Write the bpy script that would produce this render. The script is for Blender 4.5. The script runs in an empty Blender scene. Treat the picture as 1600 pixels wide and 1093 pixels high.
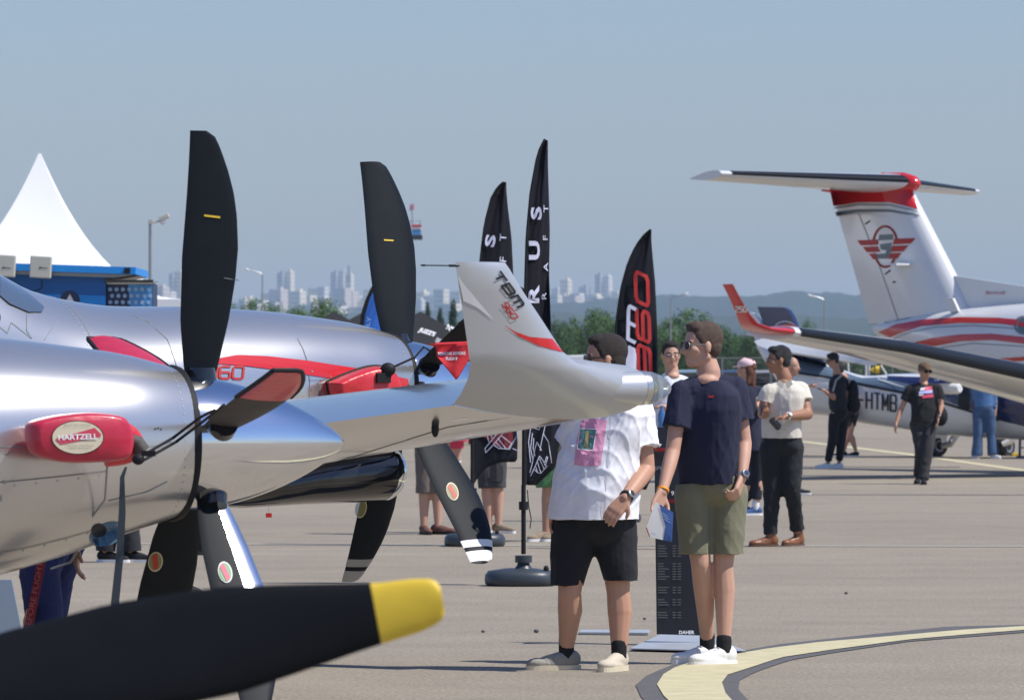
import bpy, bmesh, math, random
import numpy as np
from mathutils import Vector, Matrix, noise
from mathutils.bvhtree import BVHTree
random.seed(7)
R = math.radians
scn = bpy.context.scene
COL = scn.collection
F = 8888.9
CAMZ = 1.45
# ------------------------------------------------------------------ camera, sky, sun, exposure
cam_d = bpy.data.cameras.new('camera'); cam = bpy.data.objects.new('camera', cam_d); COL.objects.link(cam)
cam_d.lens = 200; cam_d.sensor_width = 36; cam_d.clip_start = 0.5; cam_d.clip_end = 40000
cam.location = (0, 0, CAMZ); cam.rotation_euler = (R(90) + 53.5 / F, 0, 0)
cam_d.dof.use_dof = True; cam_d.dof.focus_distance = 29.0; cam_d.dof.aperture_fstop = 14
scn.camera = cam
SUN_EL, SUN_AZ = R(55), R(106)
world = bpy.data.worlds.new('World'); scn.world = world; world.use_nodes = True
wn = world.node_tree; bg = wn.nodes['Background']
sky = wn.nodes.new('ShaderNodeTexSky'); sky.sky_type = 'NISHITA'; sky.sun_disc = False
sky.sun_elevation = SUN_EL; sky.sun_rotation = SUN_AZ; sky.altitude = 200
sky.air_density = 1.3; sky.dust_density = 0.6; sky.ozone_density = 3.0
tint = wn.nodes.new('ShaderNodeMix'); tint.data_type = 'RGBA'; tint.blend_type = 'MULTIPLY'
tint.inputs[0].default_value = 1.0
wn.links.new(sky.outputs[0], tint.inputs[6]); tint.inputs[7].default_value = (0.89, 1.0, 1.36, 1)
wn.links.new(tint.outputs[2], bg.inputs[0]); bg.inputs[1].default_value = 0.087
sun_d = bpy.data.lights.new('sun', 'SUN'); sun = bpy.data.objects.new('sun', sun_d); COL.objects.link(sun)
sun_d.energy = 5.0; sun_d.angle = R(0.5); sun_d.color = (1.0, 0.955, 0.89)
sd = Vector((math.sin(SUN_AZ) * math.cos(SUN_EL), math.cos(SUN_AZ) * math.cos(SUN_EL), math.sin(SUN_EL)))
sun.rotation_euler = sd.to_track_quat('Z', 'Y').to_euler()
scn.view_settings.view_transform = 'Standard'; scn.view_settings.look = 'None'
scn.view_settings.exposure = 0.0; scn.view_settings.gamma = 1.0
scn.view_settings.use_curve_mapping = False

# ------------------------------------------------------------------ materials
def mat(name, col, rough=0.6, metal=0.0, var=0.0, vscale=8.0, bump=0.0, bscale=40.0, coat=0.0, alpha=1.0, trans=0.0, ior=1.5, emit=None, sheen=0.0):
    m = bpy.data.materials.new(name); m.use_nodes = True
    nt = m.node_tree; b = nt.nodes['Principled BSDF']
    b.inputs['Base Color'].default_value = (*col, 1); b.inputs['Roughness'].default_value = rough
    b.inputs['Metallic'].default_value = metal; b.inputs['Coat Weight'].default_value = coat
    b.inputs['Coat Roughness'].default_value = 0.06
    b.inputs['Alpha'].default_value = alpha; b.inputs['Transmission Weight'].default_value = trans
    b.inputs['IOR'].default_value = ior; b.inputs['Sheen Weight'].default_value = sheen
    if emit:
        b.inputs['Emission Color'].default_value = (*emit[0], 1); b.inputs['Emission Strength'].default_value = emit[1]
    if var > 0 or bump > 0:
        tc = nt.nodes.new('ShaderNodeTexCoord')
    if var > 0:
        n = nt.nodes.new('ShaderNodeTexNoise'); n.inputs['Scale'].default_value = vscale; n.inputs['Detail'].default_value = 5
        nt.links.new(tc.outputs['Object'], n.inputs['Vector'])
        mr = nt.nodes.new('ShaderNodeMapRange'); mr.inputs[1].default_value = 0.25; mr.inputs[2].default_value = 0.75
        mr.inputs[3].default_value = 1 - var; mr.inputs[4].default_value = 1 + var
        nt.links.new(n.outputs['Fac'], mr.inputs[0])
        mx = nt.nodes.new('ShaderNodeMix'); mx.data_type = 'RGBA'; mx.blend_type = 'MULTIPLY'; mx.inputs[0].default_value = 1
        mx.inputs[6].default_value = (*col, 1); nt.links.new(mr.outputs[0], mx.inputs[7])
        nt.links.new(mx.outputs[2], b.inputs['Base Color'])
    if bump > 0:
        n2 = nt.nodes.new('ShaderNodeTexNoise'); n2.inputs['Scale'].default_value = bscale; n2.inputs['Detail'].default_value = 4
        nt.links.new(tc.outputs['Object'], n2.inputs['Vector'])
        bp = nt.nodes.new('ShaderNodeBump'); bp.inputs['Strength'].default_value = min(1, bump); bp.inputs['Distance'].default_value = 0.02
        nt.links.new(n2.outputs['Fac'], bp.inputs['Height']); nt.links.new(bp.outputs['Normal'], b.inputs['Normal'])
    return m

M = {}
M['silver'] = mat('silver aircraft paint', (0.60, 0.59, 0.575), 0.25, 0.80, var=0.02, vscale=2, coat=0.6)
M['silver_wing'] = mat('polished silver wing paint', (0.56, 0.56, 0.56), 0.16, 0.88, var=0.02, vscale=2, coat=0.3)
M['silver_dull'] = mat('dull silver paint', (0.50, 0.515, 0.53), 0.36, 0.45, var=0.03, vscale=3, coat=0.3)
M['chrome'] = mat('polished metal', (0.78, 0.79, 0.81), 0.07, 1.0, bump=0.03, bscale=6)
M['blade'] = mat('matt black composite', (0.010, 0.013, 0.017), 0.5, var=0.1, vscale=12)
M['blade_fore'] = mat('matt black blade paint', (0.008, 0.009, 0.011), 0.55, var=0.1, vscale=12)
M['yellow'] = mat('yellow tip paint', (0.72, 0.50, 0.035), 0.5, var=0.05, vscale=20)
M['black_gloss'] = mat('gloss black', (0.012, 0.013, 0.016), 0.08, coat=0.6)
M['black'] = mat('black rubber', (0.016, 0.016, 0.018), 0.6, var=0.15)
M['black_cloth'] = mat('black fabric', (0.020, 0.020, 0.022), 0.9, var=0.2, bump=0.4, bscale=30)
M['grey_cover'] = mat('grey brown nylon', (0.075, 0.068, 0.062), 0.7, var=0.15, bump=0.3, bscale=20)
M['red_vinyl'] = mat('red vinyl', (0.62, 0.028, 0.035), 0.32, var=0.08, vscale=14, bump=0.35, bscale=14, coat=0.3)
M['red_leather'] = mat('red padded vinyl', (0.52, 0.022, 0.055), 0.36, var=0.1, vscale=14, bump=0.2, bscale=12, coat=0.2)
M['red_paint'] = mat('red paint', (0.58, 0.018, 0.02), 0.25, coat=0.5)
M['red_cloth'] = mat('red fabric', (0.68, 0.03, 0.04), 0.8, bump=0.2, bscale=30)
M['white_paint'] = mat('white aircraft paint', (0.74, 0.745, 0.74), 0.22, var=0.03, vscale=1.5, coat=0.5)
M['white'] = mat('white print', (0.80, 0.80, 0.80), 0.6)
M['lav'] = mat('lavender white print', (0.62, 0.63, 0.78), 0.7)
M['redprint'] = mat('red print', (0.45, 0.02, 0.02), 0.6)
M['darkred'] = mat('dark red print', (0.16, 0.014, 0.022), 0.6)
M['blackprint'] = mat('black print', (0.012, 0.012, 0.014), 0.5)
M['greyprint'] = mat('grey print', (0.17, 0.21, 0.22), 0.5)
M['cream'] = mat('cream print', (0.66, 0.58, 0.42), 0.5, var=0.06)
M['navy_paint'] = mat('navy paint', (0.015, 0.022, 0.085), 0.25, coat=0.5)
M['blue_paint'] = mat('blue grey paint', (0.12, 0.17, 0.23), 0.3, coat=0.4)
M['boot'] = mat('rubber de icing boot', (0.014, 0.017, 0.022), 0.30, var=0.1)
M['glass'] = mat('tinted glass', (0.10, 0.14, 0.19), 0.05, coat=1.0, metal=0.3)
M['clearglass'] = mat('clear lens', (0.55, 0.60, 0.62), 0.03, trans=0.85, ior=1.45, coat=0.5)
M['tyre'] = mat('tyre rubber', (0.02, 0.02, 0.021), 0.8, var=0.2)
M['metal'] = mat('grey metal', (0.33, 0.34, 0.35), 0.4, 0.6, var=0.08)
M['plate'] = mat('grey steel base plate', (0.42, 0.45, 0.48), 0.45, 0.2, var=0.06)
M['panel_black'] = mat('black stand panel', (0.016, 0.016, 0.018), 0.35, var=0.08)
M['flag_black'] = mat('black flag cloth', (0.010, 0.010, 0.016), 0.8, var=0.25, vscale=3, bump=0.25, bscale=6)
M['flag_blue'] = mat('blue flag cloth', (0.02, 0.13, 0.52), 0.7, var=0.1, bump=0.2, bscale=6)
M['plastic_grey'] = mat('dark grey plastic', (0.038, 0.048, 0.058), 0.42, var=0.12)
M['tent_white'] = mat('white tent canvas', (0.84, 0.85, 0.85), 0.7, var=0.02, vscale=0.6, bump=0.1, bscale=3)
M['tent_black'] = mat('black tent canvas', (0.013, 0.0125, 0.013), 0.8, var=0.12, vscale=1.0, bump=0.3, bscale=2)
M['blue_wall'] = mat('blue kiosk wall', (0.010, 0.115, 0.40), 0.5, var=0.05)
M['cyan'] = mat('bright blue fascia', (0.012, 0.27, 0.74), 0.45, var=0.04)
M['beige_box'] = mat('beige box plastic', (0.52, 0.51, 0.44), 0.6, var=0.04)
M['navyprint'] = mat('navy print', (0.02, 0.035, 0.09), 0.5)
M['skyprint'] = mat('light blue print', (0.07, 0.29, 0.62), 0.5)
M['paleprint'] = mat('pale spot print', (0.33, 0.48, 0.66), 0.6)
M['trunk'] = mat('bark', (0.09, 0.065, 0.045), 0.9, var=0.3, bump=0.5)
M['grey_shoe'] = mat('grey canvas', (0.30, 0.28, 0.24), 0.9, var=0.15, bump=0.3, bscale=60)
M['mesh'] = mat('galvanised wire', (0.22, 0.24, 0.24), 0.6, 0.3)
for k_ in ('blade', 'blade_fore', 'flag_black', 'black_cloth', 'boot', 'black'): M[k_].node_tree.nodes['Principled BSDF'].inputs['Specular IOR Level'].default_value = 0.22
def leafmat(name, c1, c2):
    m = bpy.data.materials.new(name); m.use_nodes = True; nt = m.node_tree; b = nt.nodes['Principled BSDF']
    oi = nt.nodes.new('ShaderNodeNewGeometry'); cr = nt.nodes.new('ShaderNodeMix'); cr.data_type = 'RGBA'
    cr.inputs[6].default_value = (*c1, 1); cr.inputs[7].default_value = (*c2, 1)
    nt.links.new(oi.outputs['Random Per Island'], cr.inputs[0]); nt.links.new(cr.outputs[2], b.inputs['Base Color'])
    b.inputs['Roughness'].default_value = 0.7
    return m
for k_ in ('blade', 'blade_fore'): M[k_].node_tree.nodes['Principled BSDF'].inputs['Specular IOR Level'].default_value = 0.12
M['leafA'] = leafmat('mid green leaves', (0.045, 0.105, 0.013), (0.10, 0.18, 0.028))
M['leafB'] = leafmat('dark green leaves', (0.028, 0.072, 0.013), (0.065, 0.135, 0.026))
M['leafC'] = leafmat('conifer needles', (0.016, 0.045, 0.022), (0.035, 0.075, 0.035))

# ------------------------------------------------------------------ mesh builder
def ipt(px, py, D):
    return Vector(((px - 800) * D / F, D, CAMZ + (600 - py) * D / F))
def gz(D):
    return 0.0 if D < 70 else (0.004 * (D - 70) if D < 300 else 0.92)

class MB:
    def __init__(s): s.v = []; s.f = []; s.mi = []; s.m = 0
    def add(s, vs, fs):
        o = len(s.v); s.v.extend([tuple(p) for p in vs]); s.f.extend([tuple(i + o for i in f) for f in fs]); s.mi.extend([s.m] * len(fs)); return s
    def box(s, c, d, ax=None):
        c = Vector(c); hx, hy, hz = d[0] / 2, d[1] / 2, d[2] / 2
        X, Y, Z = ax if ax else (Vector((1, 0, 0)), Vector((0, 1, 0)), Vector((0, 0, 1)))
        vs = [c + X * (i * hx) + Y * (j * hy) + Z * (k * hz) for i in (-1, 1) for j in (-1, 1) for k in (-1, 1)]
        return s.add(vs, [(0, 1, 3, 2), (4, 6, 7, 5), (0, 4, 5, 1), (2, 3, 7, 6), (0, 2, 6, 4), (1, 5, 7, 3)])
    def rings(s, rs, cap=True, closed=True):
        n = len(rs[0]); vs = [p for r in rs for p in r]; fs = []
        for i in range(len(rs) - 1):
            for j in range(n if closed else n - 1):
                k = (j + 1) % n; fs.append((i * n + j, i * n + k, (i + 1) * n + k, (i + 1) * n + j))
        if cap: fs.append(tuple(range(n - 1, -1, -1))); fs.append(tuple((len(rs) - 1) * n + j for j in range(n)))
        return s.add(vs, fs)
    def tube(s, pts, r, n=8, cap=True):
        pts = [Vector(p) for p in pts]; rs = []
        rad = r if isinstance(r, (list, tuple)) else [r] * len(pts)
        prev = None
        for i, p in enumerate(pts):
            t = (pts[min(i + 1, len(pts) - 1)] - pts[max(i - 1, 0)]).normalized()
            if prev is None: a = t.orthogonal().normalized()
            else:
                a = prev - t * prev.dot(t)
                a = a.normalized() if a.length > 1e-5 else t.orthogonal().normalized()
            prev = a; b = t.cross(a)
            rs.append([p + (a * math.cos(2 * math.pi * k / n) + b * math.sin(2 * math.pi * k / n)) * rad[i] for k in range(n)])
        return s.rings(rs, cap)
    def cap(s, p0, p1, r0, r1, n=12):
        p0 = Vector(p0); p1 = Vector(p1); t = p1 - p0
        if t.length < 1e-5: t = Vector((0, 0, 1e-4))
        t.normalize(); a = t.orthogonal().normalized(); b = t.cross(a); rs = []
        for k in range(1, 5):
            an = math.pi / 2 * (1 - k / 4.0)
            rs.append((p0 - t * r0 * math.sin(an), max(r0 * math.cos(an), 1e-4)))
        for k in range(0, 4):
            an = math.pi / 2 * k / 4.0 + 1e-3
            rs.append((p1 + t * r1 * math.sin(an), max(r1 * math.cos(an), 1e-4)))
        return s.rings([[c + (a * math.cos(2 * math.pi * j / n) + b * math.sin(2 * math.pi * j / n)) * r for j in range(n)] for c, r in rs])
    def ell(s, c, rad, ax=None, n=16, m=10):
        c = Vector(c); X, Y, Z = ax if ax else (Vector((1, 0, 0)), Vector((0, 1, 0)), Vector((0, 0, 1)))
        rs = []
        for i in range(m + 1):
            th = math.pi * (i / m); th = min(max(th, 0.03), math.pi - 0.03)
            rs.append([c + X * (rad[0] * math.sin(th) * math.cos(2 * math.pi * j / n)) + Y * (rad[1] * math.sin(th) * math.sin(2 * math.pi * j / n)) + Z * (rad[2] * math.cos(th)) for j in range(n)])
        return s.rings(rs)
    def prism(s, pts, vec):
        vec = Vector(vec); n = len(pts); pts = [Vector(p) for p in pts]
        vs = pts + [p + vec for p in pts]
        fs = [tuple(range(n)), tuple(range(2 * n - 1, n - 1, -1))] + [(i, i + n, (i + 1) % n + n, (i + 1) % n) for i in range(n)]
        return s.add(vs, fs)
    def grid(s, fn, nu, nv):
        vs = [fn(i / nu, j / nv) for i in range(nu + 1) for j in range(nv + 1)]
        return s.add(vs, [(i * (nv + 1) + j, (i + 1) * (nv + 1) + j, (i + 1) * (nv + 1) + j + 1, i * (nv + 1) + j + 1) for i in range(nu) for j in range(nv)])
    def lathe(s, c, prof, ax=Vector((0, 0, 1)), n=32, cap=True):
        c = Vector(c); t = Vector(ax).normalized(); a = t.orthogonal().normalized(); b = t.cross(a)
        return s.rings([[c + t * h + (a * math.cos(2 * math.pi * j / n) + b * math.sin(2 * math.pi * j / n)) * max(r, 1e-4) for j in range(n)] for r, h in prof], cap)
    def build(s, name, m, parent=None, smooth=True, angle=40, solid=0, bevel=0):
        me = bpy.data.meshes.new(name); me.from_pydata(s.v, [], s.f)
        for q in (m if isinstance(m, (list, tuple)) else [m]): me.materials.append(M[q] if isinstance(q, str) else q)
        if any(s.mi): me.polygons.foreach_set('material_index', s.mi)
        bm = bmesh.new(); bm.from_mesh(me); bmesh.ops.recalc_face_normals(bm, faces=bm.faces); bm.to_mesh(me); bm.free()
        return finish(me, name, parent, smooth, angle, solid, bevel)

def rootloc(p):
    l = Vector((0, 0, 0))
    while p is not None: l += p.location; p = p.parent
    return l
def finish(me, name, parent, smooth=True, angle=40, solid=0, bevel=0):
    if parent is not None:
        l = rootloc(parent); me.transform(Matrix.Translation(-l))
    o = bpy.data.objects.new(name, me); COL.objects.link(o)
    if parent is not None: o.parent = parent
    if smooth:
        me.polygons.foreach_set('use_smooth', [True] * len(me.polygons))
        try: me.set_sharp_from_angle(angle=R(angle))
        except Exception: pass
    if solid: md = o.modifiers.new('solid', 'SOLIDIFY'); md.thickness = solid; md.offset = 0
    if bevel: md = o.modifiers.new('bevel', 'BEVEL'); md.width = bevel; md.segments = 2; md.limit_method = 'ANGLE'
    me.update(); return o
def tag(o, label=None, cat=None, group=None, kind=None):
    if label: o['label'] = label
    if cat: o['category'] = cat
    if group: o['group'] = group
    if kind: o['kind'] = kind
    return o
def empty(name, loc, label, cat, group=None):
    o = bpy.data.objects.new(name, None); COL.objects.link(o); o.location = loc; o.empty_display_size = 0.2
    return tag(o, label, cat, group)
def copy_tree(o, parent=None, loc=None, rz=None, sc=None):
    c = o.copy(); COL.objects.link(c)
    if parent is not None: c.parent = parent
    if loc is not None: c.location = loc
    if rz is not None: c.rotation_euler = (0, 0, rz)
    if sc is not None: c.scale = (sc, sc, sc) if not isinstance(sc, (tuple, list)) else sc
    for ch in [x for x in o.children]: copy_tree(ch, c)
    return c

# ------------------------------------------------------------------ decals that hug a surface
def bvh_of(*objs):
    vs = []; fs = []
    for o in objs:
        l = rootloc(o) ; b = len(vs)
        vs.extend([v.co + l for v in o.data.vertices]); fs.extend([[i + b for i in p.vertices] for p in o.data.polygons])
    return BVHTree.FromPolygons(vs, fs)
def proj(bv, px, py, off, D0):
    d = Vector(((px - 800) / F, 1, (600 - py) / F)); ln = d.length; d.normalize()
    o = Vector((0, 0, CAMZ))
    loc, nrm, i, dist = bv.ray_cast(o, d)
    if loc is None: return o + d * (D0 * ln)
    return loc - d * off
def decal_mesh(name, bv, me2d, m, parent, off, D0, cuts=0, label=None):
    if cuts:
        bm = bmesh.new(); bm.from_mesh(me2d)
        bmesh.ops.triangulate(bm, faces=bm.faces)
        for k in range(cuts): bmesh.ops.subdivide_edges(bm, edges=[e for e in bm.edges if e.calc_length() > 3], cuts=1); bmesh.ops.triangulate(bm, faces=bm.faces)
        bm.to_mesh(me2d); bm.free()
    for v in me2d.vertices: v.co = proj(bv, v.co.x, v.co.y, off, D0)
    me2d.materials.clear(); me2d.materials.append(M[m] if isinstance(m, str) else m)
    o = finish(me2d, name, parent, smooth=False)
    if label: o['label'] = label
    return o
def decal_poly(name, bv, polys, m, parent, off=0.004, D0=30, cuts=2, label=None):
    if isinstance(polys[0][0], (list, tuple)) and len(polys) > 1: return [decal_poly(name, bv, p, m, parent, off, D0, cuts, label) for p in polys][0]
    me = bpy.data.meshes.new(name); vs = []; fs = []
    if not isinstance(polys[0][0], (list, tuple)): polys = [polys]
    for p in polys: fs.append(tuple(range(len(vs), len(vs) + len(p)))); vs.extend([(x, y, 0) for x, y in p])
    me.from_pydata(vs, [], fs); return decal_mesh(name, bv, me, m, parent, off, D0, cuts, label)
def decal_strip(name, bv, top, bot, m, parent, off=0.004, D0=30, n=24, rows=3, label=None):
    def ev(pl, t):
        t = t * (len(pl) - 1); i = min(int(t), len(pl) - 2); f = t - i
        return (pl[i][0] * (1 - f) + pl[i + 1][0] * f, pl[i][1] * (1 - f) + pl[i + 1][1] * f)
    mb = MB()
    def fn(u, v):
        a = ev(top, u); b = ev(bot, u); return (a[0] * (1 - v) + b[0] * v, a[1] * (1 - v) + b[1] * v, 0)
    mb.grid(fn, n, rows); me = bpy.data.meshes.new(name); me.from_pydata(mb.v, [], mb.f)
    return decal_mesh(name, bv, me, m, parent, off, D0, 0, label)
def lines2d(lines, w):
    vs = []; fs = []
    for pl in lines:
        for i in range(len(pl) - 1):
            a = Vector(pl[i]); b = Vector(pl[i + 1]); d = b - a
            if d.length < 1e-4: continue
            d.normalize(); n = Vector((-d.y, d.x)) * w / 2; a = a - d * w * 0.2; b = b + d * w * 0.2
            o = len(vs); vs += [(*(a + n), 0), (*(b + n), 0), (*(b - n), 0), (*(a - n), 0)]; fs.append((o, o + 1, o + 2, o + 3))
    return vs, fs
def decal_lines(name, bv, lines, w, m, parent, off=0.004, D0=30, label=None):
    if name in ('emblem_ring', 'shirt_placket', 'rudder_mark', 'panel_line', 'grey_pinstripe', 'white_pinstripe') and len(lines) > 1: return [decal_lines(name, bv, [l_], w, m, parent, off, D0, label) for l_ in lines][0]
    vs, fs = lines2d(lines, w); me = bpy.data.meshes.new(name); me.from_pydata(vs, [], fs)
    o = decal_mesh(name, bv, me, m, parent, off, D0, 1, label)
    if name == 'small_print': o['kind'] = 'stuff'
    return o
def text2d(txt, bold=0.0, shear=0.0, space=1.0):
    cu = bpy.data.curves.new('t', 'FONT'); cu.body = txt; cu.align_x = 'CENTER'; cu.align_y = 'CENTER'; cu.size = 1.0
    cu.offset = bold; cu.shear = shear; cu.space_character = space; cu.resolution_u = 3
    o = bpy.data.objects.new('t', cu); COL.objects.link(o)
    dg = bpy.context.evaluated_depsgraph_get(); me = bpy.data.meshes.new_from_object(o.evaluated_get(dg))
    bpy.data.objects.remove(o); bpy.data.curves.remove(cu); return me
def decal_text(name, bv, txt, cx, cy, h, m, parent, ang=0, xs=1.0, shear=0, bold=0.0, off=0.005, D0=30, space=1.0, label=None, skew=0.0):
    me = text2d(txt, bold, shear, space)
    if not me.vertices: return
    ys = [v.co.y for v in me.vertices]; xsv = [v.co.x for v in me.vertices]
    y0 = (max(ys) + min(ys)) / 2; x0 = (max(xsv) + min(xsv)) / 2; k = h / (max(ys) - min(ys)); c, s_ = math.cos(R(ang)), math.sin(R(ang))
    for v in me.vertices:
        x = (v.co.x - x0) * k * xs; y = (v.co.y - y0) * k
        X = cx + x * c - y * s_; Y = cy - (x * s_ + y * c) + skew * (x * c - y * s_)
        v.co = (X, Y, 0)
    return decal_mesh(name, bv, me, m, parent, off, D0, 0, label)
def ellpts(cx, cy, rx, ry, n=24, rot=0, a0=0, a1=360):
    c, s_ = math.cos(R(rot)), math.sin(R(rot)); out = []
    for i in range(n + (0 if a1 - a0 == 360 else 1)):
        t = R(a0 + (a1 - a0) * i / n); x = rx * math.cos(t); y = ry * math.sin(t); out.append((cx + x * c - y * s_, cy + x * s_ + y * c))
    return out

GLY = {'T': [[(0, 0), (1, 0)], [(.5, 0), (.5, 1)]], 'B': [[(0, 0), (0, 1), (.85, 1), (1, .85), (1, .62), (.85, .5), (0, .5)], [(.85, .5), (1, .38), (1, .14), (.85, 0), (0, 0)]],
       'm': [[(0, 1), (0, 0), (.85, 0), (1, .15), (1, 1)], [(.5, 0), (.5, 1)]], 'M': [[(0, 1), (0, 0), (.5, .75), (1, 0), (1, 1)]],
       '9': [[(1, .52), (.15, .52), (0, .40), (0, .12), (.15, 0), (.85, 0), (1, .12), (1, .88), (.85, 1), (.05, 1)]], '6': [[(0, .48), (.85, .48), (1, .60), (1, .88), (.85, 1), (.15, 1), (0, .88), (0, .12), (.15, 0), (.95, 0)]],
       '0': [[(.15, 0), (.85, 0), (1, .12), (1, .88), (.85, 1), (.15, 1), (0, .88), (0, .12), (.15, 0)]], 'F': [[(1, 0), (0, 0), (0, 1)], [(0, .48), (.8, .48)]], 'H': [[(0, 0), (0, 1)], [(1, 0), (1, 1)], [(0, .48), (1, .48)]], '-': [[(.1, .52), (.9, .52)]],
       '2': [[(0, .12), (.15, 0), (.85, 0), (1, .12), (1, .40), (.85, .52), (.15, .52), (0, .64), (0, 1), (1, 1)]], '5': [[(1, 0), (0, 0), (0, .48), (.85, .48), (1, .60), (1, .88), (.85, 1), (0, 1)]]}
def stroke_text(bv, txt, cx, cy, w, h, adv, lw, m, parent, ang=0, shear=0, skew=0, D0=30, off=.006):
    c, s_ = math.cos(R(ang)), math.sin(R(ang)); x0 = -(adv * (len(txt) - 1) + w) / 2; L = []
    for i, ch in enumerate(txt):
        for pl in GLY[ch]:
            q = []
            for gx, gy in pl:
                x = x0 + i * adv + gx * w + shear * (.5 - gy) * h; y = (gy - .5) * h + skew * (x)
                q.append((cx + x * c + y * s_, cy - x * s_ + y * c))
            L.append(q)
    return decal_lines('lettering', bv, L, lw, m, parent, off=off, D0=D0)
# ------------------------------------------------------------------ ground
def ground_material():
    m = bpy.data.materials.new('tarmac'); m.use_nodes = True; nt = m.node_tree; b = nt.nodes['Principled BSDF']; L = nt.links
    tc = nt.nodes.new('ShaderNodeTexCoord')
    def noi(sc, det, vec=None, stretch=None):
        n = nt.nodes.new('ShaderNodeTexNoise'); n.inputs['Scale'].default_value = sc; n.inputs['Detail'].default_value = det
        if stretch:
            mp = nt.nodes.new('ShaderNodeMapping'); mp.inputs['Scale'].default_value = stretch; L.new(tc.outputs['Object'], mp.inputs[0]); L.new(mp.outputs[0], n.inputs['Vector'])
        else: L.new(tc.outputs['Object'], n.inputs['Vector'])
        return n
    def rng(n, a, bb, lo=0.3, hi=0.7):
        r = nt.nodes.new('ShaderNodeMapRange'); r.inputs[1].default_value = lo; r.inputs[2].default_value = hi; r.inputs[3].default_value = a; r.inputs[4].default_value = bb
        L.new(n.outputs['Fac'], r.inputs[0]); return r
    fac = [rng(noi(0.08, 4, stretch=(0.7, 1.2, 1)), 0.90, 1.08), rng(noi(1.3, 6), 0.93, 1.07), rng(noi(45, 3), 0.74, 1.26), rng(noi(0.6, 5, stretch=(0.35, 1.6, 1)), 0.94, 1.05)]
    vo = nt.nodes.new('ShaderNodeTexVoronoi'); vo.inputs['Scale'].default_value = 95; L.new(tc.outputs['Object'], vo.inputs['Vector'])
    r = nt.nodes.new('ShaderNodeMapRange'); r.inputs[3].default_value = 0.78; r.inputs[4].default_value = 1.25; L.new(vo.outputs['Color'], r.inputs[0]); fac.append(r)
    cur = None
    for f in fac:
        if cur is None: cur = f.outputs[0]; continue
        mm = nt.nodes.new('ShaderNodeMath'); mm.operation = 'MULTIPLY'; L.new(cur, mm.inputs[0]); L.new(f.outputs[0], mm.inputs[1]); cur = mm.outputs[0]
    mx = nt.nodes.new('ShaderNodeMix'); mx.data_type = 'RGBA'; mx.blend_type = 'MULTIPLY'; mx.inputs[0].default_value = 1
    mx.inputs[6].default_value = (0.275, 0.236, 0.180, 1); L.new(cur, mx.inputs[7]); L.new(mx.outputs[2], b.inputs['Base Color'])
    b.inputs['Roughness'].default_value = 0.85; b.inputs['Specular IOR Level'].default_value = 0.3
    bp = nt.nodes.new('ShaderNodeBump'); bp.inputs['Strength'].default_value = 0.5; bp.inputs['Distance'].default_value = 0.006
    n3 = noi(60, 3); L.new(n3.outputs['Fac'], bp.inputs['Height']); L.new(bp.outputs['Normal'], b.inputs['Normal'])
    return m
M['tarmac'] = ground_material()
g = MB()
ysl = [-300, 0, 40, 70, 100, 140, 200, 300, 800, 3000, 12000]
xsl = [-8000, -1500, -300, -60, -20, 0, 20, 60, 300, 1500, 8000]
g.add([(x, y, gz(y)) for y in ysl for x in xsl], [(j * 11 + i, j * 11 + i + 1, (j + 1) * 11 + i + 1, (j + 1) * 11 + i) for j in range(10) for i in range(10)])
tag(g.build('ground', 'tarmac', smooth=False), kind='structure')
def gp(px, py, dz=0.004):
    D = CAMZ * F / (py - 600)
    for _ in range(6):
        D = (CAMZ - gz(D)) * F / (py - 600)
    return Vector(((px - 800) * D / F, D, gz(D) + dz))
M['yline'] = mat('worn yellow line paint', (0.56, 0.50, 0.30), 0.7, var=0.14, vscale=7, bump=0.2, bscale=60)
M['darkline'] = mat('dark line border', (0.105, 0.10, 0.098), 0.8, var=0.2, vscale=9)
M['seam'] = mat('seam and painted shadow', (0.10, 0.095, 0.09), 0.8, var=0.2)
M['paleline'] = mat('faded pale line', (0.36, 0.34, 0.29), 0.8, var=0.1)
def groundstrip(name, a, b, m, dz):
    def res(pl, n):
        L = [0]
        for i in range(1, len(pl)): L.append(L[-1] + math.dist(pl[i], pl[i - 1]))
        out = []
        for k in range(n + 1):
            t = L[-1] * k / n; i = max(j for j in range(len(L)) if L[j] <= t + 1e-6); i = min(i, len(pl) - 2)
            f = (t - L[i]) / max(1e-6, L[i + 1] - L[i]); out.append(tuple(pl[i][q] * (1 - f) + pl[i + 1][q] * f for q in (0, 1)))
        return out
    n = 60; A = res(a, n); B = res(b, n); mb = MB()
    vs = [p for i in range(n + 1) for p in (gp(*A[i], dz), gp(*B[i], dz))]
    mb.add(vs, [(2 * i, 2 * i + 1, 2 * i + 3, 2 * i + 2) for i in range(n)])
    return tag(mb.build(name, m, smooth=False), kind='structure')
groundstrip('line_border', [(1900, 958), (1600, 976), (1480, 979), (1360, 991), (1220, 1006), (1150, 1018), (1100, 1026), (1052, 1038), (1012, 1054), (992, 1071), (1004, 1093), (1040, 1125), (1110, 1170), (1300, 1250)],
            [(1900, 967), (1600, 988), (1420, 1002), (1300, 1020), (1235, 1031), (1190, 1046), (1158, 1060), (1149, 1072), (1168, 1093), (1200, 1117), (1260, 1155), (1420, 1220)], 'darkline', 0.004)
groundstrip('painted_line', [(1900, 961), (1600, 979), (1500, 985), (1400, 994), (1280, 1004), (1200, 1014), (1130, 1026), (1080, 1035), (1042, 1048), (1025, 1068), (1040, 1093), (1075, 1120), (1150, 1165), (1330, 1240)],
            [(1900, 965), (1600, 985), (1500, 993), (1420, 1000), (1300, 1016), (1220, 1028), (1172, 1044), (1128, 1058), (1128, 1076), (1140, 1093), (1170, 1117), (1230, 1155), (1390, 1220)], 'yline', 0.008)
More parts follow.
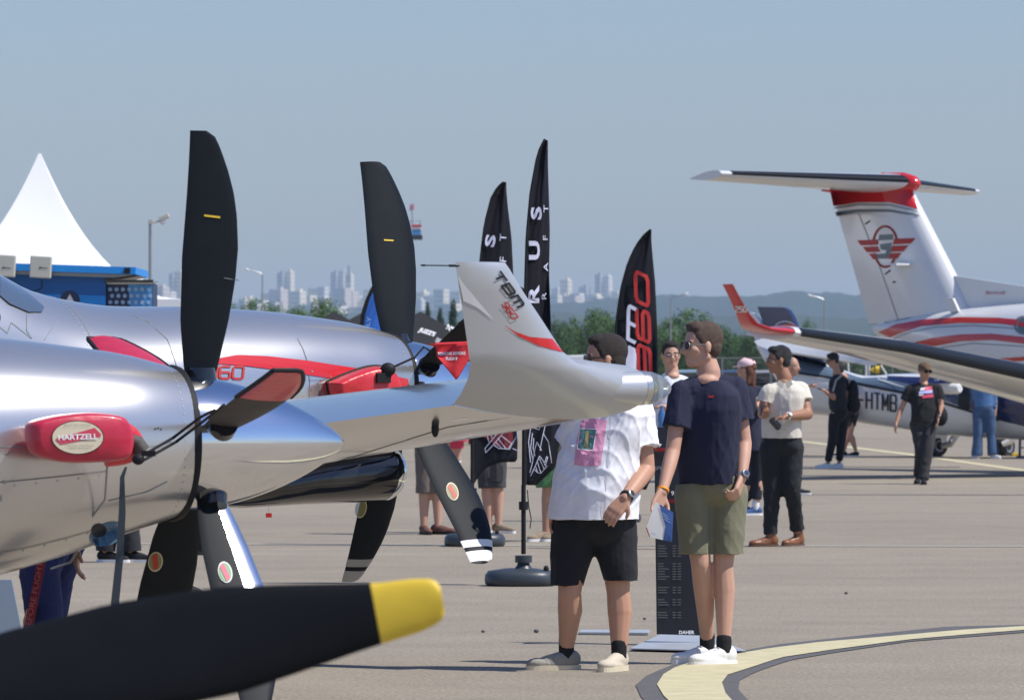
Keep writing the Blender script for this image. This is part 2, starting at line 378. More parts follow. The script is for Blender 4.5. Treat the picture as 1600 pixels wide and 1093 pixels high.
groundstrip('painted_line', [(1180, 681), (1250, 688), (1420, 708), (1600, 733), (1800, 762)], [(1180, 683.5), (1250, 690.5), (1420, 711), (1600, 736.5), (1800, 766)], 'yline', 0.004)
groundstrip('painted_line', [(200, 848), (700, 851), (1200, 852), (1900, 853)], [(200, 849.5), (700, 852.5), (1200, 853.5), (1900, 854.5)], 'paleline', 0.004)
for y0, y1, xa, xb in [(772, 772.2, 1250, 1800), (713.5, 714, 1180, 1800), (742, 743, 1150, 1800), (728, 728.6, 1180, 1500)]:  # cast shadow lines painted as dark strips; the first is a tarmac joint
    groundstrip('seam_shadow_strip', [(xa, y0), (xb, y0 + 1)], [(xa, y1 + .6), (xb, y1 + 1.6)], 'seam', 0.003)

# ------------------------------------------------------------------ hills, haze, far town
M['forest'] = mat('forested hillside', (0.022, 0.040, 0.026), 0.95, var=0.35, vscale=0.02)
M['forest2'] = mat('near forested slope', (0.026, 0.044, 0.024), 0.95, var=0.35, vscale=0.03)
def hill(name, prof, D, m, depth=900, amp=3, seed=0):
    mb = MB(); n = 420; xs = [(-500 + 2600 * i / n) for i in range(n + 1)]; rows = []
    def top(px):
        for i in range(len(prof) - 1):
            if prof[i][0] <= px <= prof[i + 1][0]:
                f = (px - prof[i][0]) / (prof[i + 1][0] - prof[i][0]); f = f * f * (3 - 2 * f); return prof[i][1] * (1 - f) + prof[i + 1][1] * f
        return prof[-1][1]
    for k in range(8):
        t = k / 7; r = []
        for px in xs:
            d = D + depth * t; y = top(px) + amp * (noise.noise(Vector((px * 0.05, k * 3.0, seed))) + 0.7 * noise.noise(Vector((px * 0.22, k, seed + 9))) + 0.5 * noise.noise(Vector((px * 0.55, k, seed + 19))))
            z = (CAMZ + (600 - y) * (D + depth) / F); zz = z * (math.sin(t * math.pi / 2) ** 0.8) - (2 if k == 0 else 0)
            r.append(Vector(((px - 800) * d / F, d, zz)))
        rows.append(r)
    back = [Vector((p.x, p.y + depth, -2)) for p in rows[-1]]
    rows.append(back); mb.rings(rows, cap=False, closed=False)
    return tag(mb.build(name, m, smooth=True, angle=180), kind='structure')
hill('hill', [(-500, 500), (200, 496), (380, 486), (560, 487), (700, 484), (830, 478), (900, 472), (960, 466), (1040, 461), (1130, 464), (1200, 461), (1240, 455), (1290, 458), (1400, 464), (1600, 466), (2100, 470)], 5200, 'forest', seed=3, amp=4)
hill('hill', [(-500, 530), (300, 505), (420, 496), (560, 505), (700, 502), (860, 488), (1000, 500), (1200, 492), (1350, 498), (1600, 500), (2100, 505)], 3600, 'forest2', seed=8, amp=4, depth=600)
hill('hill', [(-500, 476), (300, 474), (560, 468), (700, 466), (860, 472), (1100, 472), (1600, 470), (2100, 470)], 8200, 'forest', seed=14, amp=2)

hz = MB(); hz.box((0, 5500, 99), (17000, 12600 - 0, 204)); 
hm = bpy.data.materials.new('haze air'); hm.use_nodes = True; hn = hm.node_tree; hn.nodes.clear()
ho = hn.nodes.new('ShaderNodeOutputMaterial'); hv = hn.nodes.new('ShaderNodeVolumePrincipled')
hv.inputs['Color'].default_value = (0.62, 0.81, 1.0, 1); hv.inputs['Density'].default_value = 0.000105; hv.inputs['Anisotropy'].default_value = 0.0
hn.links.new(hv.outputs[0], ho.inputs['Volume'])
tag(hz.build('haze', hm, smooth=False), kind='stuff')

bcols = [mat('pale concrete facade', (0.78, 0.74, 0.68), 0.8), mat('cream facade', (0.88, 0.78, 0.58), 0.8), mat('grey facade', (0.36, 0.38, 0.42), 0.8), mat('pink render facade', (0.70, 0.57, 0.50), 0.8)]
winm = mat('far window glass', (0.56, 0.54, 0.50), 0.6)
def block(px0, px1, top, D, ci, label, base=487, group=None, roof=True, low=25):
    w = (px1 - px0) * D / F * .82; x = ((px0 + px1) / 2 - 800) * D / F; zt = CAMZ + (600 - top) * D / F; zb = CAMZ + (600 - base) * D / F - low
    e = empty('tower_block', (x, D, zb), label, 'building', group)
    mb = MB(); mb.box((x, D + w * .4, (zt + zb) / 2), (w, w * .8, zt - zb)); 
    if roof: mb.box((x + w * .15, D + w * .4, zt + 1.6), (w * .35, w * .3, 3.2))
    mb.build('wall', bcols[ci], e, smooth=False)
    wb = MB(); nf = max(2, int((zt - (zb + low)) / 5.5)); n = 0
    for k in range(nf):
        z = zt - 3 - k * 5.5; wb.box((x - w * .02, D - .2, z), (w * .82, .5, 1.9)); wb.box((x + w / 2 + .1, D + w * .4, z), (.5, w * .6, 1.9))
    wb.build('window_bands', winm, e, smooth=False)['kind'] = 'stuff'
    e.rotation_euler = (0, 0, -R(34)); e.location.x -= w * .25
    return e
tw = [(433, 446, 426, 2, 'grey shaded half of the lone tower left of the blue flag'), (444, 460, 424, 1, 'cream sunlit slab of the lone tower left of the blue flag'),  # grey halves carry the towers' shaded faces as colour, their partners the lit faces
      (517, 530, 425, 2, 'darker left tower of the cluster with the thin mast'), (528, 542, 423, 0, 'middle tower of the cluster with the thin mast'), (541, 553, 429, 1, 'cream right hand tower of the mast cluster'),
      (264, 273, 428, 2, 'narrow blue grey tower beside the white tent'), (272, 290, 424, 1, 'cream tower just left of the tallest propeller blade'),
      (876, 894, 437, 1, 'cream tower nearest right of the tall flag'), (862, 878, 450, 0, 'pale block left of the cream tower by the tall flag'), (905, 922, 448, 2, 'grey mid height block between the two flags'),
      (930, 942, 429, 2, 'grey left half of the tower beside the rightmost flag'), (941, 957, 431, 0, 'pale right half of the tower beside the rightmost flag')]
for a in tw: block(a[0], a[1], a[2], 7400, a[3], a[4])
am = MB(); p = ipt(545, 430, 7400); am.tube([p - Vector((0, 0, 8)), p + Vector((0, 0, 13))], 1.6, 6); tag(am.build('mast', 'metal'), 'thin mast standing up behind the tower cluster', 'mast')
rr = random.Random(4)
small = [(410, 424, 458), (423, 440, 452), (440, 456, 462), (455, 470, 455), (468, 486, 461), (484, 500, 450), (498, 508, 448), (508, 524, 457), (523, 540, 450), (538, 552, 455), (552, 562, 462), (570, 585, 452), (585, 600, 458),
         (650, 664, 456), (662, 678, 462), (680, 694, 452), (694, 706, 463), (706, 720, 455), (240, 256, 448), (255, 268, 455), (724, 740, 446), (805, 818, 452), (893, 906, 458), (920, 934, 462), (955, 966, 455), (376, 392, 466), (392, 410, 469), (880, 900, 462), (905, 915, 466)] + [(376 + i * 21 + rr.uniform(-3, 3), 376 + i * 21 + rr.uniform(7, 14), rr.uniform(464, 474)) for i in range(16)] + [(862 + i * 12 + rr.uniform(-2, 2), 862 + i * 12 + rr.uniform(7, 12), rr.uniform(458, 468)) for i in range(9)]
ORD = ['leftmost', 'second', 'third', 'fourth', 'fifth', 'sixth', 'seventh', 'eighth', 'ninth', 'tenth', 'eleventh', 'twelfth', 'thirteenth', 'fourteenth']
REG = [(0, 300, 'beside the white tent'), (300, 620, 'between the two tall propeller blades'), (620, 722, 'between second propeller and winglet'), (722, 870, 'behind the tall flags'), (870, 1000, 'just left of the rightmost flag'), (1000, 1700, 'on the wooded hill at the right')]
cnt = {}
def reglabel(px, kind):
    for i, (a, b, t) in enumerate(REG):
        if a <= px < b:
            n = cnt.get((i, kind), 0); cnt[(i, kind)] = n + 1; return (ORD[n] + ' ' + kind + ' from the left ' + t) if n < 14 else kind + ' in the thick of the town between the tall blades'
for a, b, t in sorted(small): block(a - 2, b + (b - a) * .55, t, 6900 + rr.random() * 300, rr.choice([0, 1, 3, 0, 1]), reglabel(a, 'mid height pale town block'), group='low apartment blocks of the far town', roof=rr.random() > .5)
for px, py, w in sorted([(560, 470, 50), (600, 474, 44), (465, 476, 36), (680, 474, 40), (740, 470, 30), (505, 478, 40), (540, 479, 60), (420, 478, 26), (1075, 468, 10), (1108, 467, 12), (1128, 466, 14), (1236, 470, 16), (1300, 486, 9), (1160, 490, 8), (388, 474, 22)]):
    block(px, px + w, py, 5950 if px > 1000 else 5900, rr.choice([0, 1, 0]), reglabel(px, 'low pale building'), base=py + 6, group='low pale buildings on the far hillside', roof=False, low=4)

# ------------------------------------------------------------------ trees
def tree_proto(name, leaf, seed, conifer=False, nc=80, nl=120):
    rr = random.Random(seed); e = empty(name, (0, 0, 0), 'x', 'tree')
    t = MB(); t.tube([(0, 0, 0), (0.01, 0, .2), (0, .01, .45), (.01, 0, .7)], [.035, .026, .018, .008], 8)
    for k in range(7):
        a = rr.random() * 6.28; z = .25 + .06 * k; t.tube([(0, 0, z), (.12 * math.cos(a), .12 * math.sin(a), z + .1), (.22 * math.cos(a), .22 * math.sin(a), z + .2)], [.012, .008, .003], 5)
    t.build('trunk', 'trunk', e)
    c = MB(); vs = []; fs = []
    for i in range(nc):
        if conifer:
            h = rr.random(); z = .12 + .86 * h; rad = .30 * (1 - h) ** .8 * (0.5 + .6 * rr.random()); a = rr.random() * 6.28; cc = Vector((rad * math.cos(a), rad * math.sin(a), z)); cr = .07
        else:
            while True:
                v = Vector((rr.uniform(-1, 1), rr.uniform(-1, 1), rr.uniform(-1, 1)))
                if .45 < v.length < 1: break
            cc = Vector((v.x * .40, v.y * .40, .60 + v.z * .34)); cr = rr.uniform(.085, .16)
        for j in range(nl):
            d = Vector((rr.gauss(0, 1), rr.gauss(0, 1), rr.gauss(0, .8))); d = d.normalized() * (cr * (rr.random() ** .25))
            p = cc + d; n = (d.normalized() + Vector((rr.gauss(0, .35), rr.gauss(0, .35), rr.gauss(.1, .35)))).normalized(); a = n.orthogonal().normalized(); b = n.cross(a); s = rr.uniform(.009, .018)
            o = len(vs); vs += [p + a * s, p + b * s * .7, p - a * s, p - b * s * .7]; fs.append((o, o + 1, o + 2, o + 3))
    c.add(vs, fs); c.build('crown', leaf, e, smooth=False)
    return e
protos = [tree_proto('broadleaf_tree', 'leafA', 1), tree_proto('broadleaf_tree', 'leafB', 2), tree_proto('broadleaf_tree', 'leafA', 3, nc=60), tree_proto('pine_tree', 'leafC', 4, conifer=True, nc=70, nl=70)]
used = [False] * 4
def put_tree(k, px, top, wpx, D, label, group=None):
    H = CAMZ + (600 - top + 5) * D / F - gz(D); W = wpx * 1.3 * D / F / .9
    if not used[k]: o = protos[k]; used[k] = True
    else: o = copy_tree(protos[k])
    o.location = ((px - 800) * D / F, D, gz(D) - .1); o.scale = (W, W, H); o.rotation_euler = (0, 0, px * 1.7); o['label'] = label
    if group: o['group'] = group
    elif 'group' in o: del o['group']
TL = [(0, 392, 467, 66, 420, 'bright green bushy tree just right of the tallest propeller blade'), (2, 350, 470, 60, 425, 'green tree directly behind the tallest propeller blade'), (2, 430, 475, 50, 430, 'small green tree under the curved street lamp on the left'),
      (0, 500, 466, 84, 400, 'broad green tree rising over the silver engine cowling'), (2, 465, 480, 56, 410, 'lower green bush at the left foot of the broad tree over the cowling'), (1, 282, 466, 40, 430, 'dark little tree showing between white tent and propeller'),
      (3, 668, 478, 34, 260, 'slim pine between the propeller and the winglet, left one'), (3, 708, 474, 46, 255, 'wider pine right behind the winglet edge'), (3, 688, 486, 36, 270, 'short pine between two taller ones by the winglet'),
      (1, 872, 496, 44, 400, 'dark green tree just right of the tall black flag'), (0, 925, 482, 66, 430, 'tall round green tree between the tall flag and the rightmost flag'), (1, 968, 497, 50, 420, 'green tree behind the rightmost flag'), (1, 838, 505, 36, 420, 'green tree peeping between flag and winglet'),
      (0, 1072, 483, 84, 420, 'largest round green tree behind the two men heads'), (1, 1120, 503, 56, 430, 'green tree right of the navy shirt man head'), (1, 1180, 516, 50, 400, 'dark green tree under the red winglet'), (2, 1030, 508, 44, 440, 'green tree behind the man with glasses'),
      (2, 1262, 501, 34, 440, 'small green tree right of the navy tail fin'), (1, 1222, 530, 60, 380, 'dark green tree behind the hair of the polo shirt man'), (1, 1362, 523, 36, 430, 'low green tree at the foot of the white tail fin'), (1, 1310, 543, 70, 390, 'dark green tree behind the long wing'), (1, 1400, 548, 70, 395, 'dark green tree behind the wing near the cap man'), (2, 1470, 548, 70, 395, 'green tree behind the wing right of the cap man'),
      (0, 948, 487, 50, 445, 'tall green tree touching the left edge of the rightmost flag'), (1, 988, 494, 44, 450, 'dark tree showing right behind the rightmost flag'), (2, 897, 512, 44, 440, 'pale green tree left of the tall round tree'), (1, 1150, 520, 46, 445, 'dark tree between navy shirt man and the red winglet'), (2, 310, 486, 50, 440, 'green tree left behind the tallest propeller blade')]
for t in TL: put_tree(t[0], t[1], t[2], t[3], t[4], t[5])
# far hedge as one mass
h = MB(); vs = []; fs = []; rr = random.Random(9)
for i in range(26000):
    px = rr.uniform(780, 1700) if i % 3 else rr.uniform(-100, 780); D = rr.uniform(440, 470); zt = 3.4 + 1.2 * noise.noise(Vector((px * .02, 0, 0))) + .6 * noise.noise(Vector((px * .09, 3, 0)))
    z = gz(D) + rr.random() ** .7 * zt; p = Vector(((px - 800) * D / F, D, z)); n = Vector((rr.gauss(0, 1), rr.gauss(-.5, 1), rr.gauss(.5, 1))).normalized(); a = n.orthogonal().normalized(); b = n.cross(a); s = rr.uniform(.15, .32)
    o = len(vs); vs += [p + a * s, p + b * s * .7, p - a * s, p - b * s * .7]; fs.append((o, o + 1, o + 2, o + 3))
h.add(vs, fs); tag(h.build('hedge', 'leafB', smooth=False), 'low dark green hedge running along the far edge of the airfield', 'hedge', kind='stuff')

# ------------------------------------------------------------------ tents, kiosk
def pagoda(px, top, eave_half_m, D, eave_z, label, m='tent_white', peak_r=0.02, text=None, curve=1.72, nm='pagoda_tent'):
    X = (px - 800) * D / F; zt = CAMZ + (600 - top) * D / F; g0 = gz(D)
    e = empty(nm, (X, D, g0), label, 'tent')
    roof = MB(); rings = []; w = eave_half_m
    for k in range(21):
        t = (k / 20) ** 1.4; s = peak_r + (w - peak_r) * t; z = eave_z + (zt - eave_z) * (1 - t) ** curve; q = []
        for a, b in ((-1, -1), (1, -1), (1, 1), (-1, 1)):
            for j in range(6):
                f = j / 6; na, nb = {(-1, -1): (1, -1), (1, -1): (1, 1), (1, 1): (-1, 1), (-1, 1): (-1, -1)}[(a, b)]
                x = a * (1 - f) + na * f; y = b * (1 - f) + nb * f; sag = 1 - 0.04 * math.sin(math.pi * f) * math.sin(math.pi * t)
                q.append(Vector((X + x * s * sag, D + y * s * sag, z)))
        rings.append(q)
    roof.rings(rings, cap=True); ro = roof.build('roof', m, e, angle=25)
    v = MB()
    for sx, sy, dx, dy in ((0, -1, 1, 0), (0, 1, 1, 0), (1, 0, 0, 1), (-1, 0, 0, 1)):
        v.box((X + sx * w, D + sy * w, eave_z - .13), (2 * w * dx + .02, 2 * w * dy + .02, .26))
    v.build('valance', m, e, smooth=False)
    for a in (-1, 1):
        for b in (-1, 1):
            l = MB(); l.box((X + a * (w - .06), D + b * (w - .06), (g0 + eave_z - .26) / 2), (.06, .06, eave_z - .26 - g0)); l.build('leg', 'metal' if m == 'tent_white' else 'black', e, smooth=False)
    return e, ro
pagoda(62, 240, 3.05, 98, 2.87, 'tall white pagoda tent with a sharp curved peak', curve=3.0)
pagoda(215, 428, 2.0, 112, 1.9, 'smaller white tent sloping down beside the blue kiosk', curve=1.5)
for i, (px, top, w, D, lab) in enumerate([(522, 487, 1.7, 118, 'black marquee left of the blue flag'), (568, 488, 1.9, 126, 'black marquee behind the blue flag'), (657, 487, 1.75, 120, 'black marquee with a white scrawled sign right of the second propeller')]):
    e, ro = pagoda(px, top, w, D, 2.05, lab, 'tent_black', curve=1.05, nm='marquee')
    if i == 2:
        bv = bvh_of(ro); decal_text('sign_lettering', bv, "JUZZ'S", 667, 519, 9, 'white', e, ang=-18, shear=.3, bold=.05, D0=D)
        decal_text('sign_lettering', bv, "NIZ", 706, 514, 8, 'white', e, ang=-30, bold=.05, D0=D)
# backs of marquees and goods in front
for px, py, w, h_, c, lab in [(612, 548, 60, 40, 'black_cloth', 'dark back wall panel under the black marquee'), (668, 545, 90, 34, 'black_cloth', 'dark side wall panel under the marquee with the white sign')]:
    D = 122; b = MB(); p = ipt(px, py + h_ / 2, D); b.box((p.x, D + 1.2, (p.z + CAMZ) / 2 + .1), (w * D / F, .06, 1.5)); tag(b.build('tent_wall', c, smooth=False), lab, 'wall panel')
for px, py, c, lab in [(687, 533, 'white', 'tilted white and pink banner left of the black propeller cover'), (678, 541, 'redprint', 'small red banner scrap beside the tilted white banner')]:
    D = 112; p = ipt(px, py, D); b = MB(); b.box(p, (.16, .02, .10), (Vector((.9, 0, -.43)), Vector((0, 1, 0)), Vector((.43, 0, .9)))); b.tube([p, Vector((p.x, D, gz(D)))], .012, 6); tag(b.build('banner', c), lab, 'banner')

# blue kiosk
D = 70; s_ = D / F
k0 = ipt(110, 500, D); e = empty('kiosk', (k0.x, D, 0), 'blue exhibition kiosk with a bright blue roof fascia and round white logo', 'kiosk')
def kx(px): return (px - 800) * s_
def kz(py): return CAMZ + (600 - py) * s_
b = MB(); b.box(((kx(-60) + kx(165)) / 2, D + .9, kz(425) / 2), (kx(165) - kx(-60), 1.8, kz(425))); wall = b.build('wall', 'blue_wall', e, smooth=False)
b = MB(); b.prism([(kx(-90), D - .25, kz(408)), (kx(214), D - .25, kz(418)), (kx(214), D - .25, kz(429)), (kx(-90), D - .25, kz(419))], (0, 2.4, 0)); fa = b.build('roof_fascia', 'cyan', e, smooth=False)
b = MB(); b.prism([(kx(-90), D - .15, kz(419.3)), (kx(212), D - .15, kz(429.3)), (kx(180), D - .15, kz(434)), (kx(-90), D - .15, kz(424))], (0, 2.2, 0)); b.build('soffit', 'metal', e, smooth=False)
b = MB(); b.box((kx(201), D - .27, kz(423.5)), (.07, .03, .07)); b.build('spot_lamp', 'black', e, smooth=False)
bv = bvh_of(wall)
decal_poly('colour_band', bv, [(66, 459), (165, 462), (165, 482), (66, 482)], 'cyan', e, D0=D, cuts=0)
decal_poly('logo_disc', bv, ellpts(109, 470, 16, 16), 'navyprint', e, D0=D, cuts=0, off=.008)
decal_poly('logo_triangle', bv, [(109, 459), (117, 474), (101, 474)], 'white', e, D0=D, cuts=0, off=.012)
decal_lines('wall_cable', bv, [[(65, 438), (66, 448), (62, 452), (50, 456)]], 1.6, 'blackprint', e, D0=D, off=.012)
b = MB(); b.box(((kx(166) + kx(238)) / 2, D + .55, kz(442) / 2), (kx(238) - kx(166), .9, kz(442))); ct = b.build('counter', 'navyprint', e, smooth=False)
b = MB(); b.box(((kx(164) + kx(239)) / 2, D + .5, kz(439)), (kx(240) - kx(164), 1.05, .035)); b.build('counter_top', 'black_gloss', e, smooth=False)
b = MB(); b.box(((kx(166) + kx(238)) / 2, D + .08, kz(442.4)), (kx(238) - kx(166), .03, .018)); b.build('counter_trim', 'white', e, smooth=False)
bv = bvh_of(ct)
decal_poly('counter_panel', bv, [(200, 444), (238, 445), (238, 490), (204, 490)], 'skyprint', e, D0=D, cuts=0)
dots = MB(); ps = []
for i in range(7):
    for j in range(4): ps.append(ellpts(172 + i * 10 + (j % 2) * 3, 452 + j * 10, 3.2, 3.2, 10))
decal_poly('counter_dot', bv, ps, 'paleprint', e, D0=D, cuts=0, off=.01)
for i, (x0, x1, ya, yb, lab) in enumerate([(-8, 28, 399, 433, 'beige antenna box cut by the left edge of the photo'), (51, 84, 401, 435, 'beige antenna box on the kiosk fascia, with a cable below')]):
    b = MB(); b.box(((kx(x0) + kx(x1)) / 2, D - .36, (kz(ya) + kz(yb)) / 2), (kx(x1) - kx(x0), .12, kz(ya) - kz(yb)), (Vector((.998, 0, -.06)), Vector((0, 1, 0)), Vector((.06, 0, .998))))
    e2 = empty('antenna_box', ((kx(x0) + kx(x1)) / 2, D - .36, kz(yb)), lab, 'antenna box', 'beige antenna boxes on the kiosk'); o = b.build('housing', 'beige_box', e2, smooth=False, bevel=.012)
    bv = bvh_of(o); cx = (x0 + x1) / 2 - 2; decal_poly('logo', bv, [ellpts(cx - 3, 418, 1.6, 1.6, 10), [(cx - 2, 417.3), (cx + 9, 418.6), (cx + 9, 419.8), (cx - 2, 418.8)]], 'blackprint', e2, D0=D, cuts=0)

# ------------------------------------------------------------------ lamps, mast, lift basket
def lamp(px, top, armx, D, label, armtop=None):
    X = (px - 800) * D / F; zt = CAMZ + (600 - top) * D / F; g0 = gz(D); ax = (armx - 800) * D / F; az = CAMZ + (600 - (armtop or top - 7)) * D / F
    e = empty('street_lamp', (X, D, g0), label, 'street lamp', 'curved street lamps beyond the airfield')
    r = 1.0 * D / F
    b = MB(); b.tube([(X, D, g0), (X, D, zt)], [r * 1.6, r], 8); b.build('pole', 'metal', e)
    b = MB(); b.tube([(X, D, zt - .05), (X + (ax - X) * .15, D, zt + (az - zt) * .3), (ax, D, az)], r * .8, 6); b.build('arm', 'metal', e)
    b = MB(); b.ell((ax, D, az), (4.2 * r, 2.4 * r, 1.7 * r), (Vector((math.cos(.3), 0, -math.sin(.3) * (1 if ax < X else -1))), Vector((0, 1, 0)), Vector((math.sin(.3) * (1 if ax < X else -1), 0, math.cos(.3))))); b.build('lamp_head', 'white_paint', e)
lamp(410, 428, 386, 330, 'curved street lamp standing between the tallest blade and the town', 421)
lamp(1048, 466, 1072, 330, 'street lamp with its head to the right, above the round tree', 459)
lamp(1288, 468, 1265, 330, 'street lamp with its head to the left, beside the white tail', 461)
D = 140; X = (234.5 - 800) * D / F; e = empty('floodlight_mast', (X, D, gz(D)), 'thin grey mast with a floodlight and camera, right of the white pagoda tent', 'mast')
z1 = CAMZ + (600 - 345) * D / F
b = MB(); b.tube([(X, D, gz(D)), (X, D, z1)], [.05, .035], 8); b.build('pole', 'metal', e)
b = MB(); b.tube([(X, D, z1 - .05), (X + .25, D, z1 + .0), (X + .32, D, z1 + .12)], .025, 6); b.box((X + .01, D, z1 - .02), (.12, .1, .1)); b.build('bracket', 'beige_box', e)
b = MB(); b.box((X + .35, D, z1 + .09), (.26, .2, .12), (Vector((.9, 0, .4)), Vector((0, 1, 0)), Vector((-.4, 0, .9)))); b.build('floodlight', 'beige_box', e, smooth=False, bevel=.02)
b = MB(); b.ell((X + .31, D - .02, z1 - .03), (.07, .07, .07)); b.build('camera_dome', 'white_paint', e)

D = 300; q = D / F
def Q(px, py, dy=0): return Vector(((px - 800) * q, D + dy, CAMZ + (600 - py) * q))
e = empty('lift_platform', (Q(620, 600).x, D, .9), 'raised lift basket with a pink flag peeping out behind the second propeller blade', 'aerial platform')
b = MB(); b.box(Q(620, 590), (2.2, 3, .9)); b.build('chassis', 'metal', e, smooth=False)
b = MB(); b.tube([Q(612, 585), Q(600, 480), Q(640, 374)], [.22, .2, .12], 8); b.build('boom', 'metal', e)
b = MB(); b.box((Q(651, 371) ), (18 * q, 1.0, 7 * q)); b.build('basket_floor', 'plastic_grey', e, smooth=False)
b = MB(); b.box(Q(650, 363), (13 * q, .9, 7 * q)); b.build('basket_side', 'skyprint', e, smooth=False)
b = MB(); b.box(Q(650, 357), (16 * q, .95, 3.5 * q)); b.build('white_rail', 'white', e, smooth=False)
b = MB(); b.box(Q(651, 353), (15 * q, 1.0, 3.5 * q)); b.build('red_rail', 'red_paint', e, smooth=False)
b = MB(); b.tube([Q(641, 373), Q(641, 345), Q(656, 345), Q(658, 373)], .03, 5); b.tube([Q(645, 352), Q(643, 318)], .03, 5); b.build('frame', 'metal', e)
b = MB(); b.prism([Q(641, 320), Q(647, 319), Q(647, 328), Q(640, 329)], (0, .04, 0)); b.build('flag', mat('pink flag', (.7, .2, .27), .7), e, smooth=False)
# ------------------------------------------------------------------ aircraft
SEC = None
def surfpt(fr, u, t, off=.002, ex=2.15):
    global SEC
    if SEC is None: SEC = smooth_tab(TBM, 400)
    top, bot, w, zm = lerp(SEC, u); c, s_ = math.cos(t), math.sin(t); b = (top - zm) if s_ >= 0 else (zm - bot)
    return fr(u, -math.copysign(abs(c) ** (2 / ex), c) * (w + off), zm + math.copysign(abs(s_) ** (2 / ex), s_) * (b + off))
def skin_detail(fr, root):
    rv = MB(); ln = MB()
    def disc(u, t, r=.0042):
        p = surfpt(fr, u, t, .0015); a = (surfpt(fr, u + .01, t) - surfpt(fr, u, t)).normalized(); b = (surfpt(fr, u, t + .01) - surfpt(fr, u, t)).normalized(); n = a.cross(b)
        rv.add([p + a * (r * math.cos(x)) + b * (r * math.sin(x)) for x in [math.pi / 3 * k for k in range(6)]], [(0, 1, 2, 3, 4, 5)])
    def line(f, n=40, w=.0022):
        P = [f(k / n) for k in range(n + 1)]; vs = []
        for k, (u, t) in enumerate(P):
            p = surfpt(fr, u, t, .0018); q = surfpt(fr, *P[min(k + 1, n)], .0018) - surfpt(fr, *P[max(k - 1, 0)], .0018); q.normalize()
            nn = (surfpt(fr, u, t, .05) - surfpt(fr, u, t, 0)).normalized(); s_ = q.cross(nn).normalized() * w; vs += [p + s_, p - s_]
        ln.add(vs, [(2 * k, 2 * k + 1, 2 * k + 3, 2 * k + 2) for k in range(n)])
    for u0 in (1.42, 2.15):
        line(lambda x: (u0, -1.5 + 3.0 * x))
        for k in range(46): disc(u0 + .03, -1.5 + 3.0 * k / 45)
    for t0, ua, ub in ((-.18, .5, 2.15), (-.85, .5, 2.15)):
        line(lambda x: (ua + (ub - ua) * x, t0))
        for k in range(int((ub - ua) / .085)): disc(ua + .03 + k * .085, t0 - .035 if t0 < 0 else t0 + .03)
    for k in range(30): disc(.165, -1.5 + 3.0 * k / 29, .0036)
    r_ = rv.build('rivets', 'silver_dull', root, smooth=False); r_['kind'] = 'stuff'
    l_ = ln.build('panel_gaps', mat('panel gap', (.22, .22, .22), .6), root, smooth=False); l_['kind'] = 'stuff'
class Fr:
    def __init__(s, O, yaw, pitch=0, roll=0):
        s.O = Vector(O); a = R(yaw); p = R(pitch)
        s.n = Vector((math.cos(a) * math.cos(p), math.sin(a) * math.cos(p), math.sin(p)))
        s.L = Vector((-math.sin(a), math.cos(a), 0)); s.U = s.n.cross(s.L)
        if roll:
            q = Matrix.Rotation(R(roll), 3, s.n); s.L = q @ s.L; s.U = q @ s.U
    def __call__(s, u, y, z): return s.O - s.n * u + s.L * y + s.U * z
    def ray(s, px, py, y=0.0):
        """where the sight line through a pixel meets the plane at lateral offset y: returns (u, z)"""
        d = Vector(((px - 800) / F, 1, (600 - py) / F)); C = Vector((0, 0, CAMZ)); P = s.O + s.L * y
        t = (P - C).dot(s.L) / d.dot(s.L); q = C + d * t - s.O
        return (-q.dot(s.n), q.dot(s.U))
def lerp(tab, u):
    if u <= tab[0][0]: return tab[0][1:]
    for a, b in zip(tab, tab[1:]):
        if u <= b[0]:
            f = (u - a[0]) / (b[0] - a[0]); f2 = f
            return tuple(x * (1 - f2) + y * f2 for x, y in zip(a[1:], b[1:]))
    return tab[-1][1:]
def smooth_tab(tab, n):
    us = np.array([t[0] for t in tab]); out = []
    ys = np.array([t[1:] for t in tab]); m = np.gradient(ys, us, axis=0)
    for u in np.linspace(us[0], us[-1], n):
        i = min(max(np.searchsorted(us, u) - 1, 0), len(us) - 2); h = us[i + 1] - us[i]; t = (u - us[i]) / h
        a = (2 * t**3 - 3 * t**2 + 1); b = (t**3 - 2 * t**2 + t) * h; c = (-2 * t**3 + 3 * t**2); d = (t**3 - t**2) * h
        out.append((u, *(a * ys[i] + b * m[i] + c * ys[i + 1] + d * m[i + 1])))
    return out
def fuselage(fr, tab, n=110, seg=56, ex=2.15):
    mb = MB(); rings = []
    for (u, top, bot, w, zm) in smooth_tab(tab, n):
        r = []
        for k in range(seg):
            t = 2 * math.pi * k / seg; c, s_ = math.cos(t), math.sin(t); b = (top - zm) if s_ >= 0 else (zm - bot)
            r.append(fr(u, math.copysign(abs(c) ** (2 / ex), c) * w, zm + math.copysign(abs(s_) ** (2 / ex), s_) * b))
        rings.append(r)
    mb.rings(rings); return mb
AF = [(0, 0), (.0125, .03), (.05, .058), (.12, .082), (.25, .1), (.4, .098), (.55, .083), (.7, .06), (.85, .033), (1, .002)]
def section(LE, n, up, chord, tk):
    """closed airfoil: LE point, n = forward unit vector, up = thickness direction"""
    k = tk / 0.2
    a = [LE - n * chord * x + up * chord * y * 2 * k * 1.1 for x, y in AF]; b = [LE - n * chord * x - up * chord * y * 2 * k * .9 for x, y in reversed(AF[1:-1])]
    return a + b

